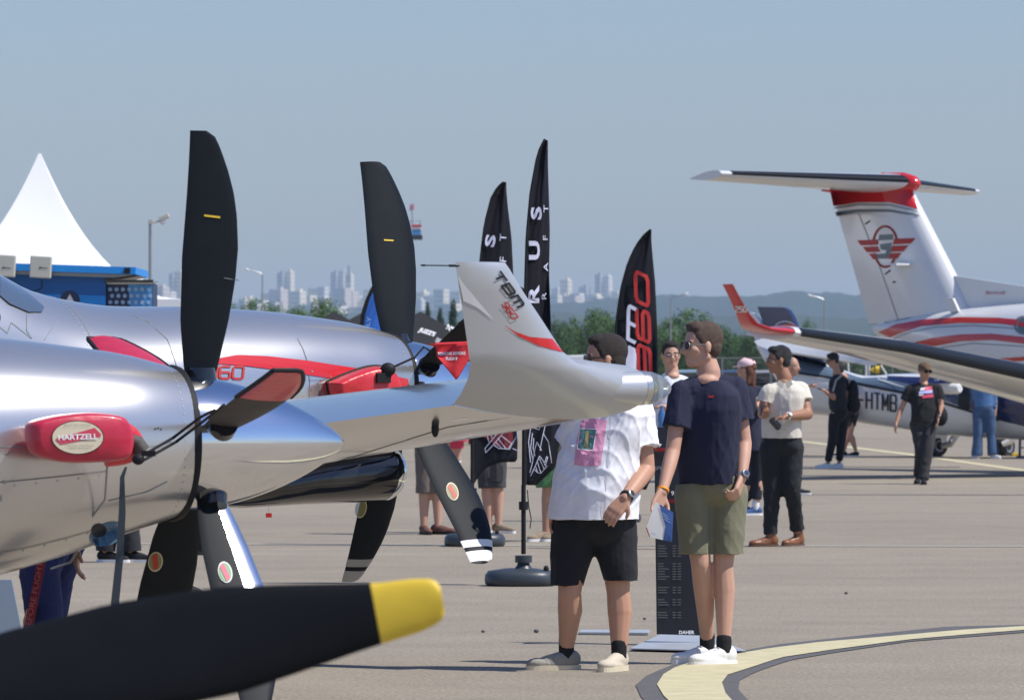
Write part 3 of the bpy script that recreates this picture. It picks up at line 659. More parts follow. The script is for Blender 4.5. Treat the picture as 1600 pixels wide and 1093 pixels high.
TBM = [(.10, .275, -.270, .275, 0), (.30, .326, -.33, .36, -.01), (.55, .361, -.41, .42, -.02), (.80, .388, -.477, .47, -.03), (1.2, .41, -.53, .53, -.05), (2.0, .435, -.60, .62, -.06),
       (2.3, .50, -.62, .64, -.03), (2.7, .70, -.64, .66, .05), (3.2, .90, -.66, .68, .1), (3.8, .96, -.68, .69, .12), (5.5, .94, -.66, .68, .12), (7.2, .80, -.42, .5, .15), (8.8, .62, -.12, .28, .22), (10.0, .48, .15, .10, .3)]
def blade_pts(n=26, R0=.20, R1=1.155):
    """silhouette of the scimitar blade in (forward, radius)"""
    te = [(.20, -.055), (.30, -.070), (.45, -.083), (.685, -.080), (.92, -.064), (1.04, -.058), (1.10, -.056), (1.152, -.055)]
    le = [(.20, .042), (.30, .068), (.45, .103), (.60, .128), (.72, .138), (.84, .132), (.92, .120), (1.0, .098), (1.07, .072), (1.12, .050), (1.14, .036), (1.152, .010)]
    out = []
    for i in range(n):
        r = R0 + (R1 - R0) * (i / (n - 1)) ** .85; r = min(r, 1.1519)
        out.append((r, lerp(te, r)[0], lerp(le, r)[0]))
    return out
def make_blade(fr, phi, name, parent, m='blade', scale=1.0, pitch=0, thick=.10, r0=.2, r1=1.155, grow=0.0, tipclose=True, ctr=None):
    """phi = angle from up towards starboard (camera side); feathered: chord along the axis"""
    f = R(phi); rad = fr.U * math.cos(f) - fr.L * math.sin(f); tan = fr.n.cross(rad)
    P = [q for q in blade_pts(34 if r1 - r0 > .3 else 260) if r0 - 1e-3 <= q[0] <= r1 + 1e-3]; mb = MB(); rings = []
    for r, a, b in P:
        a -= grow; b += grow; tw = R(pitch + (1 - r / 1.155) * 4); ch = b - a
        fwd = fr.n * math.cos(tw) + tan * math.sin(tw); nn = tan * math.cos(tw) - fr.n * math.sin(tw)
        tk = ch * (thick * (1 - .55 * r / 1.155)) + .006 + grow * .8
        q = []
        for k in range(14):
            t = 2 * math.pi * k / 14; x = (a + b) / 2 + math.cos(t) * ch / 2; y = math.sin(t) * tk * (.5 + .18 * math.cos(t))
            q.append(fr.O + rad * (r * scale) + fwd * x * scale + nn * y * scale)
        rings.append(q)
    mb.rings(rings)
    o = mb.build(name, m, parent, angle=50)
    return o, rad, tan
def spinner(fr, parent, L=.575, Rr=.25, holes=(), m='chrome'):
    mb = MB(); prof = []
    for k in range(22):
        t = k / 21; x = -.085 + (L + .085) * t; r = Rr * (1 - t ** 1.75) ** .80 if t < 1 else 0; prof.append((r, x))
    mb.lathe(fr.O, prof, fr.n, 64); o = mb.build('spinner', m, parent, angle=60)
    b = MB(); b.lathe(fr.O, [(Rr + .012, -.11), (Rr + .012, -.088)], fr.n, 64); b.build('back_plate', 'black_gloss', parent, angle=40)
    return o
def blade_roots(fr, phis, parent):
    for ph in phis:
        f = R(ph); rad = fr.U * math.cos(f) - fr.L * math.sin(f); b = MB()
        b.lathe(fr.O + rad * .12, [(.078, 0), (.078, .095), (.062, .10), (.05, .16)], rad, 24); b.build('blade_cuff', 'black_gloss', parent)
def tbm(O, yaw, phis, label, scales=(1,) * 5, grows=(0,) * 5, pitch=0, wings=True, wing_u=2.8):
    fr = Fr(O, yaw); fp = Fr(O, yaw, pitch)
    root = empty('aeroplane', (O[0], O[1], 0), label, 'aeroplane')
    fz = fuselage(fr, TBM).build('fuselage', 'silver', root, angle=60)
    skin_detail(fr, root)
    b = MB(); b.lathe(fp.O, [(.268, -.115), (.286, -.125), (.290, -.112), (.284, -.095), (.262, -.092)], fp.n, 64, cap=False); b.build('cowl_seal', 'black', root)
    sp = spinner(fp, root); blade_roots(fp, phis, root)
    blades = []
    for k, ph in enumerate(phis): blades.append(make_blade(fp, ph, 'propeller_blade', root, scale=scales[k], grow=grows[k]))
    # tail
    b = MB(); pts = [(8.2, .55), (10.55, .45), (10.9, 2.2), (10.2, 2.25), (9.1, .75)]
    b.prism([fr(u, .05, z) for u, z in pts], -fr.L * .1); b.build('tail_fin', 'silver', root, smooth=False)
    for s_ in (-1, 1):
        b = MB(); b.rings([section(fr(9.3, s_ * .1, .38), fr.n, fr.U, 1.2, .1), section(fr(9.75, s_ * 2.4, .38), fr.n, fr.U, .7, .1)]); b.build('tailplane', 'silver', root)
    return root, fr, fp, fz, sp, blades
def wing(fr, side, root, tipu=2.70, ytip=6.2, zr=-.45, m='silver_wing', winglet=True, rootu=2.55, gam=4.6, chord0=1.75, chord1=.95):
    rings = []; N = 16; ydir = -side
    def up(an): return fr.U * math.cos(an) + fr.L * (side * math.sin(an)) * 1
    y0 = .55; g = math.tan(R(gam))
    for k in range(N + 1):
        t = k / N; y = y0 + (ytip - y0) * t; u = rootu + (tipu - rootu) * t; c = chord0 + (chord1 - chord0) * t
        LE = fr(u, ydir * y, zr + (y - y0) * g); an = R(gam); UP = fr.U * math.cos(an) + fr.L * (side * math.sin(an))
        inc = R(4.2); rings.append(section(LE, fr.n * math.cos(inc) + UP * math.sin(inc), UP, c, .120 - .008 * t))
    b = MB(); b.rings(rings); w = b.build('wing', m, root, angle=35)
    return w
# ---- plane 2 (far silver turboprop with the winglet) and plane 1 (near)
PH2 = [-15, 63, 140, 208, 279]; PH1 = [2, 74, 148, 220, 290]
O2 = ipt(634, 606, 29.5); O1 = ipt(313, 692, 21.0)
p2, f2, f2p, fus2, sp2, bl2 = tbm(O2, 33, PH2, 'silver single engine aeroplane with a red side stripe and a raised grey winglet', scales=(1.06, 1, 1, 1, 1), grows=(.026, 0, .020, .004, 0))
p1, f1, f1p, fus1, sp1, bl1 = tbm(O1, 23, PH1, 'nearest silver turboprop aeroplane with polished pointed spinner, cut by the left edge', scales=(1, .84, 1, 1, 1))
w1 = wing(f1, 1, p1, tipu=3.0, rootu=2.8); wp1 = wing(f1, -1, p1)
w2 = wing(f2, 1, p2); wp2 = wing(f2, -1, p2)
# winglet of plane 2: blend sections measured along the tip plane
def winglet():
    yb = 6.2; rows = []
    base_y = -yb
    # (pixel row, LE pixel, TE pixel, outboard offset, cant angle, thickness)
    an0 = 4.6
    T = [(None, 2.70, 3.65, 0.00, 4.6, .115), (None, 2.76, 3.65, .06, 18, .11), (None, 2.92, 3.65, .115, 38, .11), (None, 3.09, 3.66, .150, 58, .11)]
    z0 = -.45 + (yb - .55) * math.tan(R(4.6)); rings = []; zz = z0
    prev = 0; z = z0
    for _, ul, ut, dy, an, tk in T:
        z += (dy - prev) * math.tan(R(max(an - 6, 6.5))) ; prev = dy
        a = R(an); UP = f2.U * math.cos(a) + f2.L * math.sin(a); inc = R(4.2 * (1 - dy / .16))
        rings.append(section(f2(ul, -(yb + dy), z), f2.n * math.cos(inc) + f2.U * math.sin(inc), UP, ut - ul, tk))
    W = [(566, 900, 734), (548, 878, 732), (500, 847, 725), (455, 817, 718), (420, 796, 712.5), (410, 789, 712)]
    for py, xl, xt in W:
        dy = .165 + (568 - py) / 158 * .06
        ul, zl = f2.ray(xl, py, -(yb + dy)); ut, zt = f2.ray(xt, py, -(yb + dy)); a = R(80); UP = f2.U * math.cos(a) + f2.L * math.sin(a)
        tk = .10 if py > 411 else .05
        rings.append(section(f2(ul, -(yb + dy), zl), f2.n, UP, ut - ul, tk))
    b = MB(); b.rings(rings); return b.build('winglet', 'silver_dull', p2, angle=50)
wl2 = winglet()
# white ring and clear lamp nose on the wing tip
u0, z0 = f2.ray(985, 606, -6.28); tipc = f2(u0, -6.27, z0)
b = MB(); prof = [(.010, -.46), (.035, -.34), (.052, -.2), (.063, -.08), (.067, .0), (.068, .045)]; b.lathe(tipc, prof, f2.n, 32); b.build('tip_fairing', 'silver_dull', p2, angle=50)
b = MB(); b.lathe(tipc, [(.0685, .046), (.0695, .05), (.068, .075)], f2.n, 32, cap=False); b.build('tip_band', 'silver', p2)
b = MB(); b.lathe(tipc, [(.0675, .076), (.065, .105), (.056, .135), (.042, .165), (.024, .188), (.001, .197)], f2.n, 32); b.build('lamp_lens', 'clearglass', p2, angle=70)
b = MB(); b.box(tipc + f2.n * .095, (.03, .03, .03), (f2.n, f2.L, f2.U)); 
for i in range(3):
    for j in range(3): b.box(tipc + f2.n * (.075 + .012 * i) - f2.L * .035 + f2.U * (.012 * (j - 1)), (.008, .006, .008), (f2.n, f2.L, f2.U))
b.build('lamp_unit', mat('lamp emitter pads', (.75, .68, .35), .3), p2, smooth=False)
b = MB(); b.lathe(tipc, [(.060, .045), (.060, .082)], f2.n, 24); b.build('lamp_base', 'metal', p2)
# static wick at the winglet top
b = MB(); a0 = f2(*((lambda q: (q[0], -6.42, q[1]))(f2.ray(712, 415, -6.42)))); b.tube([a0, a0 + f2.n * (-.16)], .0025, 6); b.tube([a0 - f2.n * .14, a0 - f2.n * .155], .004, 6); b.tube([a0 + f2.n * .02, a0 - f2.n * .03], .005, 6); b.build('static_wick', 'black', p2)
bvw = bvh_of(wl2)
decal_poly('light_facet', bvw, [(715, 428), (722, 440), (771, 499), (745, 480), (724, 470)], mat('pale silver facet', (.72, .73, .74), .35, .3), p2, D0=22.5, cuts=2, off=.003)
decal_strip('red_swoosh', bvw, [(788, 508), (805, 518), (828, 526), (863, 529)], [(789, 509), (812, 526), (842, 540), (880, 550)], 'red_paint', p2, D0=22.5, off=.003)
stroke_text(bvw, 'TBm', 795, 452, 18, 12, 23, 3.2, 'blackprint', p2, ang=-54, shear=.25, D0=22.5)
stroke_text(bvw, '960', 797, 485.5, 8, 9, 10.5, 1.9, 'redprint', p2, ang=-54, shear=.25, D0=22.5)
bv2w = bvh_of(w2)
decal_lines('flap_gap', bv2w, [[(455, 742), (575, 706), (700, 667), (815, 648), (1000, 626)]], 1.6, 'blackprint', p2, D0=24, off=.004)
decal_lines('panel_gap', bv2w, [[(514, 676), (516, 702)]], 1.4, 'blackprint', p2, D0=24, off=.004)
decal_poly('inspection_plate', bv2w, [(708, 655), (733, 652), (732, 655), (707, 658)], 'chrome', p2, D0=24, off=.003, cuts=0)
decal_poly('inspection_plate', bv2w, [(712, 664), (733, 659), (731, 663), (714, 667)], 'chrome', p2, D0=24, off=.003, cuts=0)
# flap hinge fairing under the wing
h = proj(bv2w, 680, 665, .01, 24) - f2.U * .012; b = MB(); b.ell(h, (.012, .017, .034), (f2.L, f2.n, f2.U)); b.build('hinge_fairing', 'boot', p2)
# fuselage decals of plane 2
bv = bvh_of(fus2)
decal_strip('red_stripe', bv, [(300, 575), (339, 560), (371, 554), (419, 556), (481, 563), (552, 574), (600, 583), (638, 592)], [(300, 577), (345, 568), (383, 571), (430, 577), (480, 585), (526, 592), (600, 607), (640, 618)], 'red_paint', p2, D0=29, n=40, off=.006)
stroke_text(bv, '960', 352, 581.5, 16, 19, 20.5, 3.4, 'redprint', p2, shear=.1, D0=29, off=.007, skew=.02)
decal_lines('panel_line', bv, [[(465, 528), (474, 545), (481, 565), (484, 590), (484, 640)], [(484, 594), (520, 592), (545, 595)], [(190, 483), (232, 502), (262, 530), (276, 570), (278, 600)], [(42, 475), (42, 515), (50, 528)], [(0, 510), (12, 520), (18, 503), (50, 528)], [(90, 500), (70, 530)]], 1.0, 'greyprint', p2, D0=29, off=.005)
decal_poly('vent_slot', bv, [(449, 638), (471, 637), (471, 640), (449, 641)], 'blackprint', p2, D0=29, cuts=0)
sc = [ellpts(x, y, 1.3, 1.3, 8) for x, y in [(488, 580), (517, 588), (488, 607), (634, 604)]]
decal_poly('fastener', bv, sc, 'metal', p2, D0=29, cuts=0, off=.008)
decal_poly('windscreen', bv, [(0, 431), (30, 447), (55, 466), (69, 479), (66, 487), (45, 487), (15, 474), (0, 461)], 'glass', p2, D0=28, cuts=3, off=.012)
decal_poly('side_window', bv, ellpts(-6, 496, 7, 12), 'black_gloss', p2, D0=28, cuts=1, off=.01)
# chin scoop: dark glossy duct under the cowling, with a polished lip
b = MB(); rings = []
for u, zc, ry, rz in [(1.31, -.545, .12, .05), (1.01, -.52, .17, .09), (.66, -.47, .19, .125), (.36, -.445, .195, .145), (.17, -.435, .185, .145)]:
    rings.append([f2(u, ry * math.cos(t) - .03, zc + rz * math.sin(t)) for t in [2 * math.pi * k / 28 for k in range(28)]])
b.rings(rings); b.build('air_scoop', 'black_gloss', p2, angle=60)
b = MB(); rings = []
for u, ry, rz in [(.172, .187, .147), (.145, .186, .146), (.115, .168, .128), (.12, .14, .10), (.16, .13, .09)]:
    rings.append([f2(u, ry * math.cos(t) - .03, -.434 + rz * math.sin(t)) for t in [2 * math.pi * k / 28 for k in range(28)]])
b.rings(rings, cap=False); b.build('scoop_lip', 'chrome', p2, angle=60)
b = MB(); b.rings([[f2(.15, .14 * math.cos(t) - .03, -.434 + .1 * math.sin(t)) for t in [2 * math.pi * k / 28 for k in range(28)]], [f2(.18, .1 * math.cos(t) - .03, -.434 + .06 * math.sin(t)) for t in [2 * math.pi * k / 28 for k in range(28)]]]); b.build('scoop_mouth', 'black', p2)
# nose gear of plane 2, main gear of both
def gear(fr, u, y, ztop, parent, door=False, rad=.22):
    c = fr(u, y, 0); c.z = rad
    b = MB(); b.lathe(c - fr.L * .07, [(rad * .55, 0), (rad * .93, .0), (rad, .03), (rad, .11), (rad * .93, .14), (rad * .55, .14)], fr.L, 28); b.build('tyre', 'tyre', parent)
    b = MB(); b.lathe(c - fr.L * .072, [(.02, -.01), (rad * .56, .0), (rad * .56, .144), (.02, .155)], fr.L, 24); b.build('wheel_rim', 'white_paint', parent)
    t = fr(u, y + .1, ztop); b = MB(); b.tube([Vector((c.x, c.y, c.z)) + fr.L * .09, Vector((c.x, c.y, c.z + rad * 1.25)) + fr.L * .09, t], [.03, .035, .045], 10); b.build('gear_leg', 'metal', parent)
gear(f2, 1.35, 0, -.45, p2); gear(f1, 1.35, 0, -.45, p1)
for s_ in (-1, 1): gear(f2, 3.7, s_ * 1.9, -.35, p2, rad=.25); gear(f1, 3.7, s_ * 1.9, -.35, p1, rad=.25)
b = MB(); b.box(f2(1.36, -.16, -.72), (.16, .02, .24), (f2.n, f2.L, f2.U)); b.build('gear_door', 'black', p2, smooth=False)
# spinner screws and seams
bvs1 = bvh_of(sp1); bvs2 = bvh_of(sp2)
decal_poly('spinner_screw', bvs1, [ellpts(x, y, 2.4, 2.4, 10) for x, y in [(290, 618), (290, 635), (290, 706), (289, 726), (285, 748)]], 'metal', p1, D0=21, cuts=0)
decal_poly('spinner_screw', bvs2, [ellpts(x, y, 1.6, 1.6, 8) for x, y in [(650, 563), (645, 600), (662, 597)]], 'metal', p2, D0=29, cuts=0)
# blade marks
def on(bl, i): return bvh_of(bl[i][0])
bb = on(bl1, 0); decal_poly('yellow_mark', bb, [(319, 335), (344, 338), (344, 341), (319, 338)], 'yellow', bl1[0][0], D0=21, cuts=0)
decal_lines('erosion_seam', bb, [[(350, 434), (373, 438)]], 1.2, 'greyprint', bl1[0][0], D0=21, off=.003)
bb = on(bl2, 0); decal_poly('yellow_mark', bb, [(600, 373.5), (615, 374.5), (615, 376.8), (600, 376)], 'yellow', bl2[0][0], D0=29, cuts=0)
M['olive'] = mat('olive badge print', (.22, .22, .08), .5); M['redbadge'] = mat('red badge print', (.45, .03, .02), .5); M['pinkbadge'] = mat('pink badge print', (.65, .07, .15), .5); M['greenbadge'] = mat('green badge print', (.14, .36, .16), .5)
def badge(bv, cx, cy, rx, ry, rot, parent, D0, c1='cream', c2='redbadge', c3='olive'):
    decal_poly('badge', bv, ellpts(cx, cy, rx, ry, 20, rot), c1, parent, D0=D0, cuts=0, off=.004)
    decal_poly('badge_field', bv, ellpts(cx, cy, rx * .86, ry * .88, 20, rot), c3, parent, D0=D0, cuts=0, off=.006)
    decal_poly('badge_band', bv, [ (cx + a * math.cos(R(rot)) - b_ * math.sin(R(rot)), cy + a * math.sin(R(rot)) + b_ * math.cos(R(rot))) for a, b_ in [(-rx * .55, -ry * .6), (rx * .1, -ry * .84), (rx * .55, ry * .6), (-rx * .1, ry * .84)]], c2, parent, D0=D0, cuts=0, off=.008)
badge(on(bl2, 2), 707, 767, 9, 14.5, -18, bl2[2][0], 28.5, 'cream', 'redbadge', 'olive')
badge(on(bl2, 3), 564, 794, 9, 15, 12, bl2[3][0], 30)
badge(on(bl1, 3), 243, 877, 11.5, 15.5, 8, bl1[3][0], 21.5, 'cream', 'redbadge', 'olive')
badge(on(bl1, 2), 352, 893, 11, 17, -14, bl1[2][0], 20.5, 'white', 'pinkbadge', 'greenbadge')
for bi, mm in ((2, 'white'), (3, 'metal')):
    for ra, rb in ((1.015, 1.062), (1.085, 1.1515)):
        fpx = R(PH2[bi]); e_ = make_blade(f2p, PH2[bi], 'tip_band', bl2[bi][0], mm, r0=ra, r1=rb, grow=.0015 + (.020 if bi == 2 else .004))[0]


def edge_guard(fp, ph, parent, r0, r1):
    f = R(ph); rad = fp.U * math.cos(f) - fp.L * math.sin(f); tan = fp.n.cross(rad); rings = []
    for r, a, b_ in [q for q in blade_pts(60) if r0 <= q[0] <= r1]:
        tw = R((1 - r / 1.155) * 4); ch = b_ - a; fwd = fp.n * math.cos(tw) + tan * math.sin(tw); nn = tan * math.cos(tw) - fp.n * math.sin(tw); tk = ch * (.10 * (1 - .55 * r / 1.155)) + .0085
        rings.append([fp.O + rad * r + fwd * ((a + b_) / 2 + math.cos(t) * (ch / 2 + .0012)) + nn * math.sin(t) * tk * (.5 + .18 * math.cos(t)) for t in [R(-78 + 156 * k / 12) for k in range(13)]])
    b = MB(); b.rings(rings, cap=False, closed=False); return b.build('leading_edge_guard', 'chrome', parent, angle=60)
edge_guard(f1p, PH1[2], bl1[2][0], .24, .98)

# ---- fabric covers (they can be lifted off: things of their own)
def blade_cover(fp, ph, label, outer, inner, r0=.42, rsplit=.72, sc=1.0):
    e = empty('blade_cover', fp.O + (fp.U * math.cos(R(ph)) - fp.L * math.sin(R(ph))) * .7, label, 'propeller cover', 'covers on the propeller blades')
    make_blade(fp, ph, 'outer_panel', e, outer, r0=rsplit, grow=.016, scale=sc); make_blade(fp, ph, 'inner_sleeve', e, inner, r0=r0, r1=rsplit + .03, grow=.013, scale=sc)
    f = R(ph); rad = fp.U * math.cos(f) - fp.L * math.sin(f)
    P = [q for q in blade_pts(40) if q[0] >= rsplit]; pts = [fp.O + rad * (r * sc) + fp.n * ((b_ + .018) * sc) for r, a, b_ in P] + [fp.O + rad * (r * sc) + fp.n * ((a - .018) * sc) for r, a, b_ in reversed(P)]
    b = MB(); b.tube(pts, .009, 8); b.build('trim', 'black', e)
    return e
blade_cover(f1p, 290, 'red cover on the far blade, half hidden behind the near silver cowling', 'red_leather', 'black_cloth', r0=.5, rsplit=.66)
blade_cover(f1p, 74, 'red and grey cover with black trim on the near blade over the spinner', 'red_vinyl', 'grey_cover', r0=.24, rsplit=.74, sc=.84)
e = blade_cover(f2p, 64, 'black cover on the upper near blade of the second propeller, behind the winglet', 'black_cloth', 'black_cloth', r0=.3)
# red pennant
D = 28.2
t = empty('warning_pennant', ipt(710, 538, D), 'red pointed pennant reading REMOVE BEFORE FLIGHT, hanging from the black cover', 'pennant')
b = MB(); b.grid(lambda u, v: (lambda px, py: ipt(px, py, D + .03 * math.sin(u * 5 + v * 3)))(680 + 52 * u + (3 * v), 537 + (20 + 37 * (1 - abs(u - .58) / .58 if u < .58 else 1 - (u - .58) / .42)) * v), 16, 12); cl = b.build('cloth', 'red_cloth', t, solid=.004)
b = MB(); b.tube([ipt(680, 538, D), ipt(732, 536, D)], .009, 8); b.build('hem', 'red_cloth', t)
bv = bvh_of(cl); decal_text('lettering', bv, 'REMOVE BEFORE', 706, 552, 5.2, 'white', t, bold=.035, D0=D, ang=2, xs=.85); decal_text('lettering', bv, 'FLIGHT', 706, 560, 5.2, 'white', t, bold=.035, D0=D, xs=.85)
# exhaust cover on plane 1
def smoothpoly(pts, n=48):
    pts = np.array(pts, float); m = len(pts); out = []
    for i in range(n):
        t = i * m / n; k = int(t); f = t - k; p0, p1, p2_, p3 = pts[(k - 1) % m], pts[k % m], pts[(k + 1) % m], pts[(k + 2) % m]
        out.append(tuple(.5 * ((2 * p1) + (-p0 + p2_) * f + (2 * p0 - 5 * p1 + 4 * p2_ - p3) * f * f + (-p0 + 3 * p1 - 3 * p2_ + p3) * f ** 3)))
    return out
def padded(pts_px, fr, y, th, puff, name, m, parent, D0=None):
    P = [fr.ray(x, yy, y) for x, yy in pts_px]; cu = sum(p[0] for p in P) / len(P); cz = sum(p[1] for p in P) / len(P); b = MB(); rings = []
    for k in range(9):
        t = k / 8; a = math.pi * (t - .5); s_ = 1 - puff * (1 - math.cos(a)); rings.append([fr(cu + (p[0] - cu) * s_, y - math.sin(a) * th, cz + (p[1] - cz) * s_) for p in P])
    b.rings(rings); return b.build(name, m, parent, angle=60)
ex1 = empty('exhaust_cover', f1(.9, -.6, 0), 'padded red vinyl exhaust cover with a cream oval badge on the near cowling', 'exhaust cover')
c1 = padded(smoothpoly([(42, 680), (44, 662), (60, 654), (95, 647), (140, 644), (180, 648), (196, 657), (205, 680), (203, 705), (190, 718), (150, 722), (100, 722), (60, 713), (46, 700)]), f1, -.58, .075, .16, 'pad', 'red_leather', ex1)
b = MB(); pl = [f1.ray(x, y, -.53) for x, y in smoothpoly([(150, 668), (180, 668), (200, 676), (211, 690), (208, 704), (192, 712), (160, 714), (140, 700)], 40)[:30]]; b.tube([f1(u, -.53, z) for u, z in pl], .032, 14); b.build('stack_sleeve', 'red_vinyl', ex1)
b = MB(); pl = [f1.ray(x, y, -.59) for x, y in [(206, 687), (216, 690), (224, 704)]]; b.tube([f1(u, -.575, z) for u, z in pl], [.022, .026, .03], 10); b.build('stack_edge', 'grey_cover', ex1)
bv = bvh_of(c1)
decal_poly('badge_rim', bv, ellpts(121.5, 683, 41, 26.5, 36), 'blackprint', ex1, D0=20, off=.004, cuts=1)
decal_poly('badge', bv, ellpts(121.5, 683, 39.6, 25.2, 36), 'cream', ex1, D0=20, off=.006, cuts=1)
M['pinkband'] = mat('pink red band', (.60, .05, .10), .5)
decal_poly('badge_band', bv, [(86, 686), (92, 691), (95, 694), (157, 682), (158, 678), (148, 668), (120, 676)], 'pinkband', ex1, D0=20, off=.008, cuts=1)
decal_text('lettering', bv, 'HARTZELL', 122, 682, 8.5, 'white', ex1, xs=1.15, bold=.03, D0=20, off=.010, ang=2)
decal_text('lettering', bv, 'BUILT ON HONOR', 121, 664, 2.6, 'greyprint', ex1, D0=20, off=.010, xs=1.3); decal_text('lettering', bv, 'HARTZELL PROPELLER', 124, 696, 2.4, 'greyprint', ex1, D0=20, off=.010, xs=1.3); decal_text('lettering', bv, 'PIQUA, OHIO, USA', 124, 700, 2.4, 'greyprint', ex1, D0=20, off=.010, xs=1.3)
# straps and cords
def cord(pts, r, m, label, name='cord', cat='cord', n=6):
    b = MB(); b.tube(pts, r, n); return tag(b.build(name, m), label, cat)
S = lambda px, py, D: ipt(px, py, D)
cord([S(218, 714, 19.95), S(270, 684, 20.2), S(312, 652, 20.05), S(335, 640, 19.9)], .0055, 'black', 'upper of two black bungee cords running from the padded cover to the blade', 'bungee_cord')
cord([S(222, 720, 19.95), S(275, 690, 20.2), S(315, 660, 20.05), S(350, 632, 19.8)], .0055, 'black', 'lower of two black bungee cords running from the padded cover to the blade', 'bungee_cord')
b = MB(); b.ell(S(216, 717, 19.93), (.022, .02, .02)); b.box(S(232, 708, 19.93), (.05, .02, .02)); tag(b.build('buckle', 'black'), 'black strap buckle at the right end of the padded red cover', 'buckle')
st = MB(); pl = [(197, 729, 20.0), (191, 745, 20.0), (191, 800, 20.0), (187, 870, 20.0), (180, 940, 20.0), (176, 1010, 20.0)]; ws = [2, 3.5, 5.5, 6, 6.5, 7]
st.add([S(x + sx * w, y, D_ + dz) for (x, y, D_), w in zip(pl, ws) for sx, dz in ((-1, 0), (1, 0), (1, .004), (-1, .004))], [(4 * i + j, 4 * i + (j + 1) % 4, 4 * i + 4 + (j + 1) % 4, 4 * i + 4 + j) for i in range(5) for j in range(4)])
tag(st.build('hanging_strap', 'plastic_grey', smooth=False), 'long dark grey webbing strap hanging from the padded red cover', 'strap')
cord([S(168, 700 + 20, 20.3) , S(164, 780, 20.4), S(140, 812, 20.5), S(128, 850, 20.7), S(110, 878, 20.8), S(80, 888, 20.9)], .004, 'metal', 'thin grey cable looping down the side of the near cowling')
# decals on plane 1
bv = bvh_of(fus1)
decal_lines('panel_line', bv, [[(0, 697), (60, 699)], [(0, 700), (4, 860)], [(60, 699), (240, 697), (268, 690)], [(170, 782), (230, 768), (262, 752)]], 1.3, 'greyprint', p1, D0=20.6, off=.003)
decal_poly('fastener', bv, [ellpts(x, y, 3, 3, 10) for x, y in [(12, 708), (8, 753)]], 'metal', p1, D0=20, cuts=0, off=.004)
decal_poly('label_dot', bv, [ellpts(x, y, 1.4, 1.4, 8) for x, y in [(243, 669.5), (247.5, 668.5), (252, 670)]] , 'blackprint', p1, D0=20, cuts=0)
decal_poly('drain_plate', bv, ellpts(168, 834, 30, 17, 20, -22), mat('blue drain plate', (.10, .20, .30), .3), p1, D0=20.6, cuts=1, off=.004)
decal_poly('drain_hole', bv, ellpts(155, 829, 12, 10, 16, -15), 'blackprint', p1, D0=20.6, cuts=1, off=.007)
# exhaust cover on plane 2
ex2 = empty('exhaust_cover', f2(.45, -.5, 0), 'glossy red vinyl exhaust bag with black piping on the striped cowling', 'exhaust cover')
oc = smoothpoly([(511, 600), (513, 596), (540, 584), (575, 573), (600, 574), (616, 592), (620, 622), (600, 640), (560, 655), (524, 636), (514, 615)])
c2 = padded(oc, f2, -.50, .10, .2, 'bag', 'red_vinyl', ex2)
b = MB(); pl = [f2.ray(x, y, -.50) for x, y in oc]; b.tube([f2(u, -.50, z) for u, z in pl + pl[:1]], .009, 6); b.build('piping', 'black', ex2)
b = MB(); b.tube([f2(*(lambda q: (q[0], -.56, q[1]))(f2.ray(x, y, -.56))) for x, y in [(586, 626), (604, 610), (608, 592), (596, 580)]], .008, 6); b.build('seam', 'black', ex2)
b = MB(); q = f2.ray(606, 577, -.6); b.ell(f2(q[0], -.6, q[1]), (.04, .03, .035)); q = f2.ray(598, 590, -.6); b.box(f2(q[0], -.6, q[1]), (.08, .03, .05), (f2.n, f2.L, f2.U)); b.build('clasp', 'black', ex2)
q = f2.ray(606, 577, -.6)
cord([f2(q[0], -.6, q[1]), S(648, 558, 28.8), S(662, 542, 28.85), S(672, 548, 28.8)], .006, 'black', 'black bungee cord from the glossy red bag to the second propeller', 'bungee_cord')
# red tag under plane 2's belly
b = MB(); b.box(S(420, 804.5, 28.3), (.03, .006, .022)); tg = tag(b.build('tag', 'red_paint', smooth=False), 'tiny red square tag hanging below the dark belly of the second aeroplane', 'tag')
cord([S(420, 790, 28.3), S(420, 801, 28.3)], .001, 'metal', 'hair thin wire holding the tiny red tag', 'wire', 'wire')
# red streamer and pale gear door below plane 1
D = 21.2; b = MB(); b.grid(lambda u, v: ipt(58 + 14 * u - 22 * v, 875 + 115 * v, D + .01 * math.sin(v * 9)), 3, 14); sm = tag(b.build('streamer', mat('dark red webbing', (.20, .012, .03), .8), solid=.003), 'dark red streamer with faint letters hanging below the near cowling', 'streamer')
bv = bvh_of(sm); decal_text('lettering', bv, 'BEFORE FLIGHT', 53, 930, 9, mat('faded pink print', (.38, .10, .12), .7), sm, ang=-101 + 180, xs=1.3, bold=.02, D0=D)
b = MB(); b.prism([S(-60, 905, 19.5), S(18, 905, 19.5), S(34, 985, 19.5), S(30, 1075, 19.5), S(-60, 1075, 19.5)], (0, .03, 0)); tag(b.build('wheel_chock_board', mat('blue grey board', (.24, .30, .37), .4), smooth=False), 'pale blue grey board edge at the bottom left corner under the cowling', 'board')

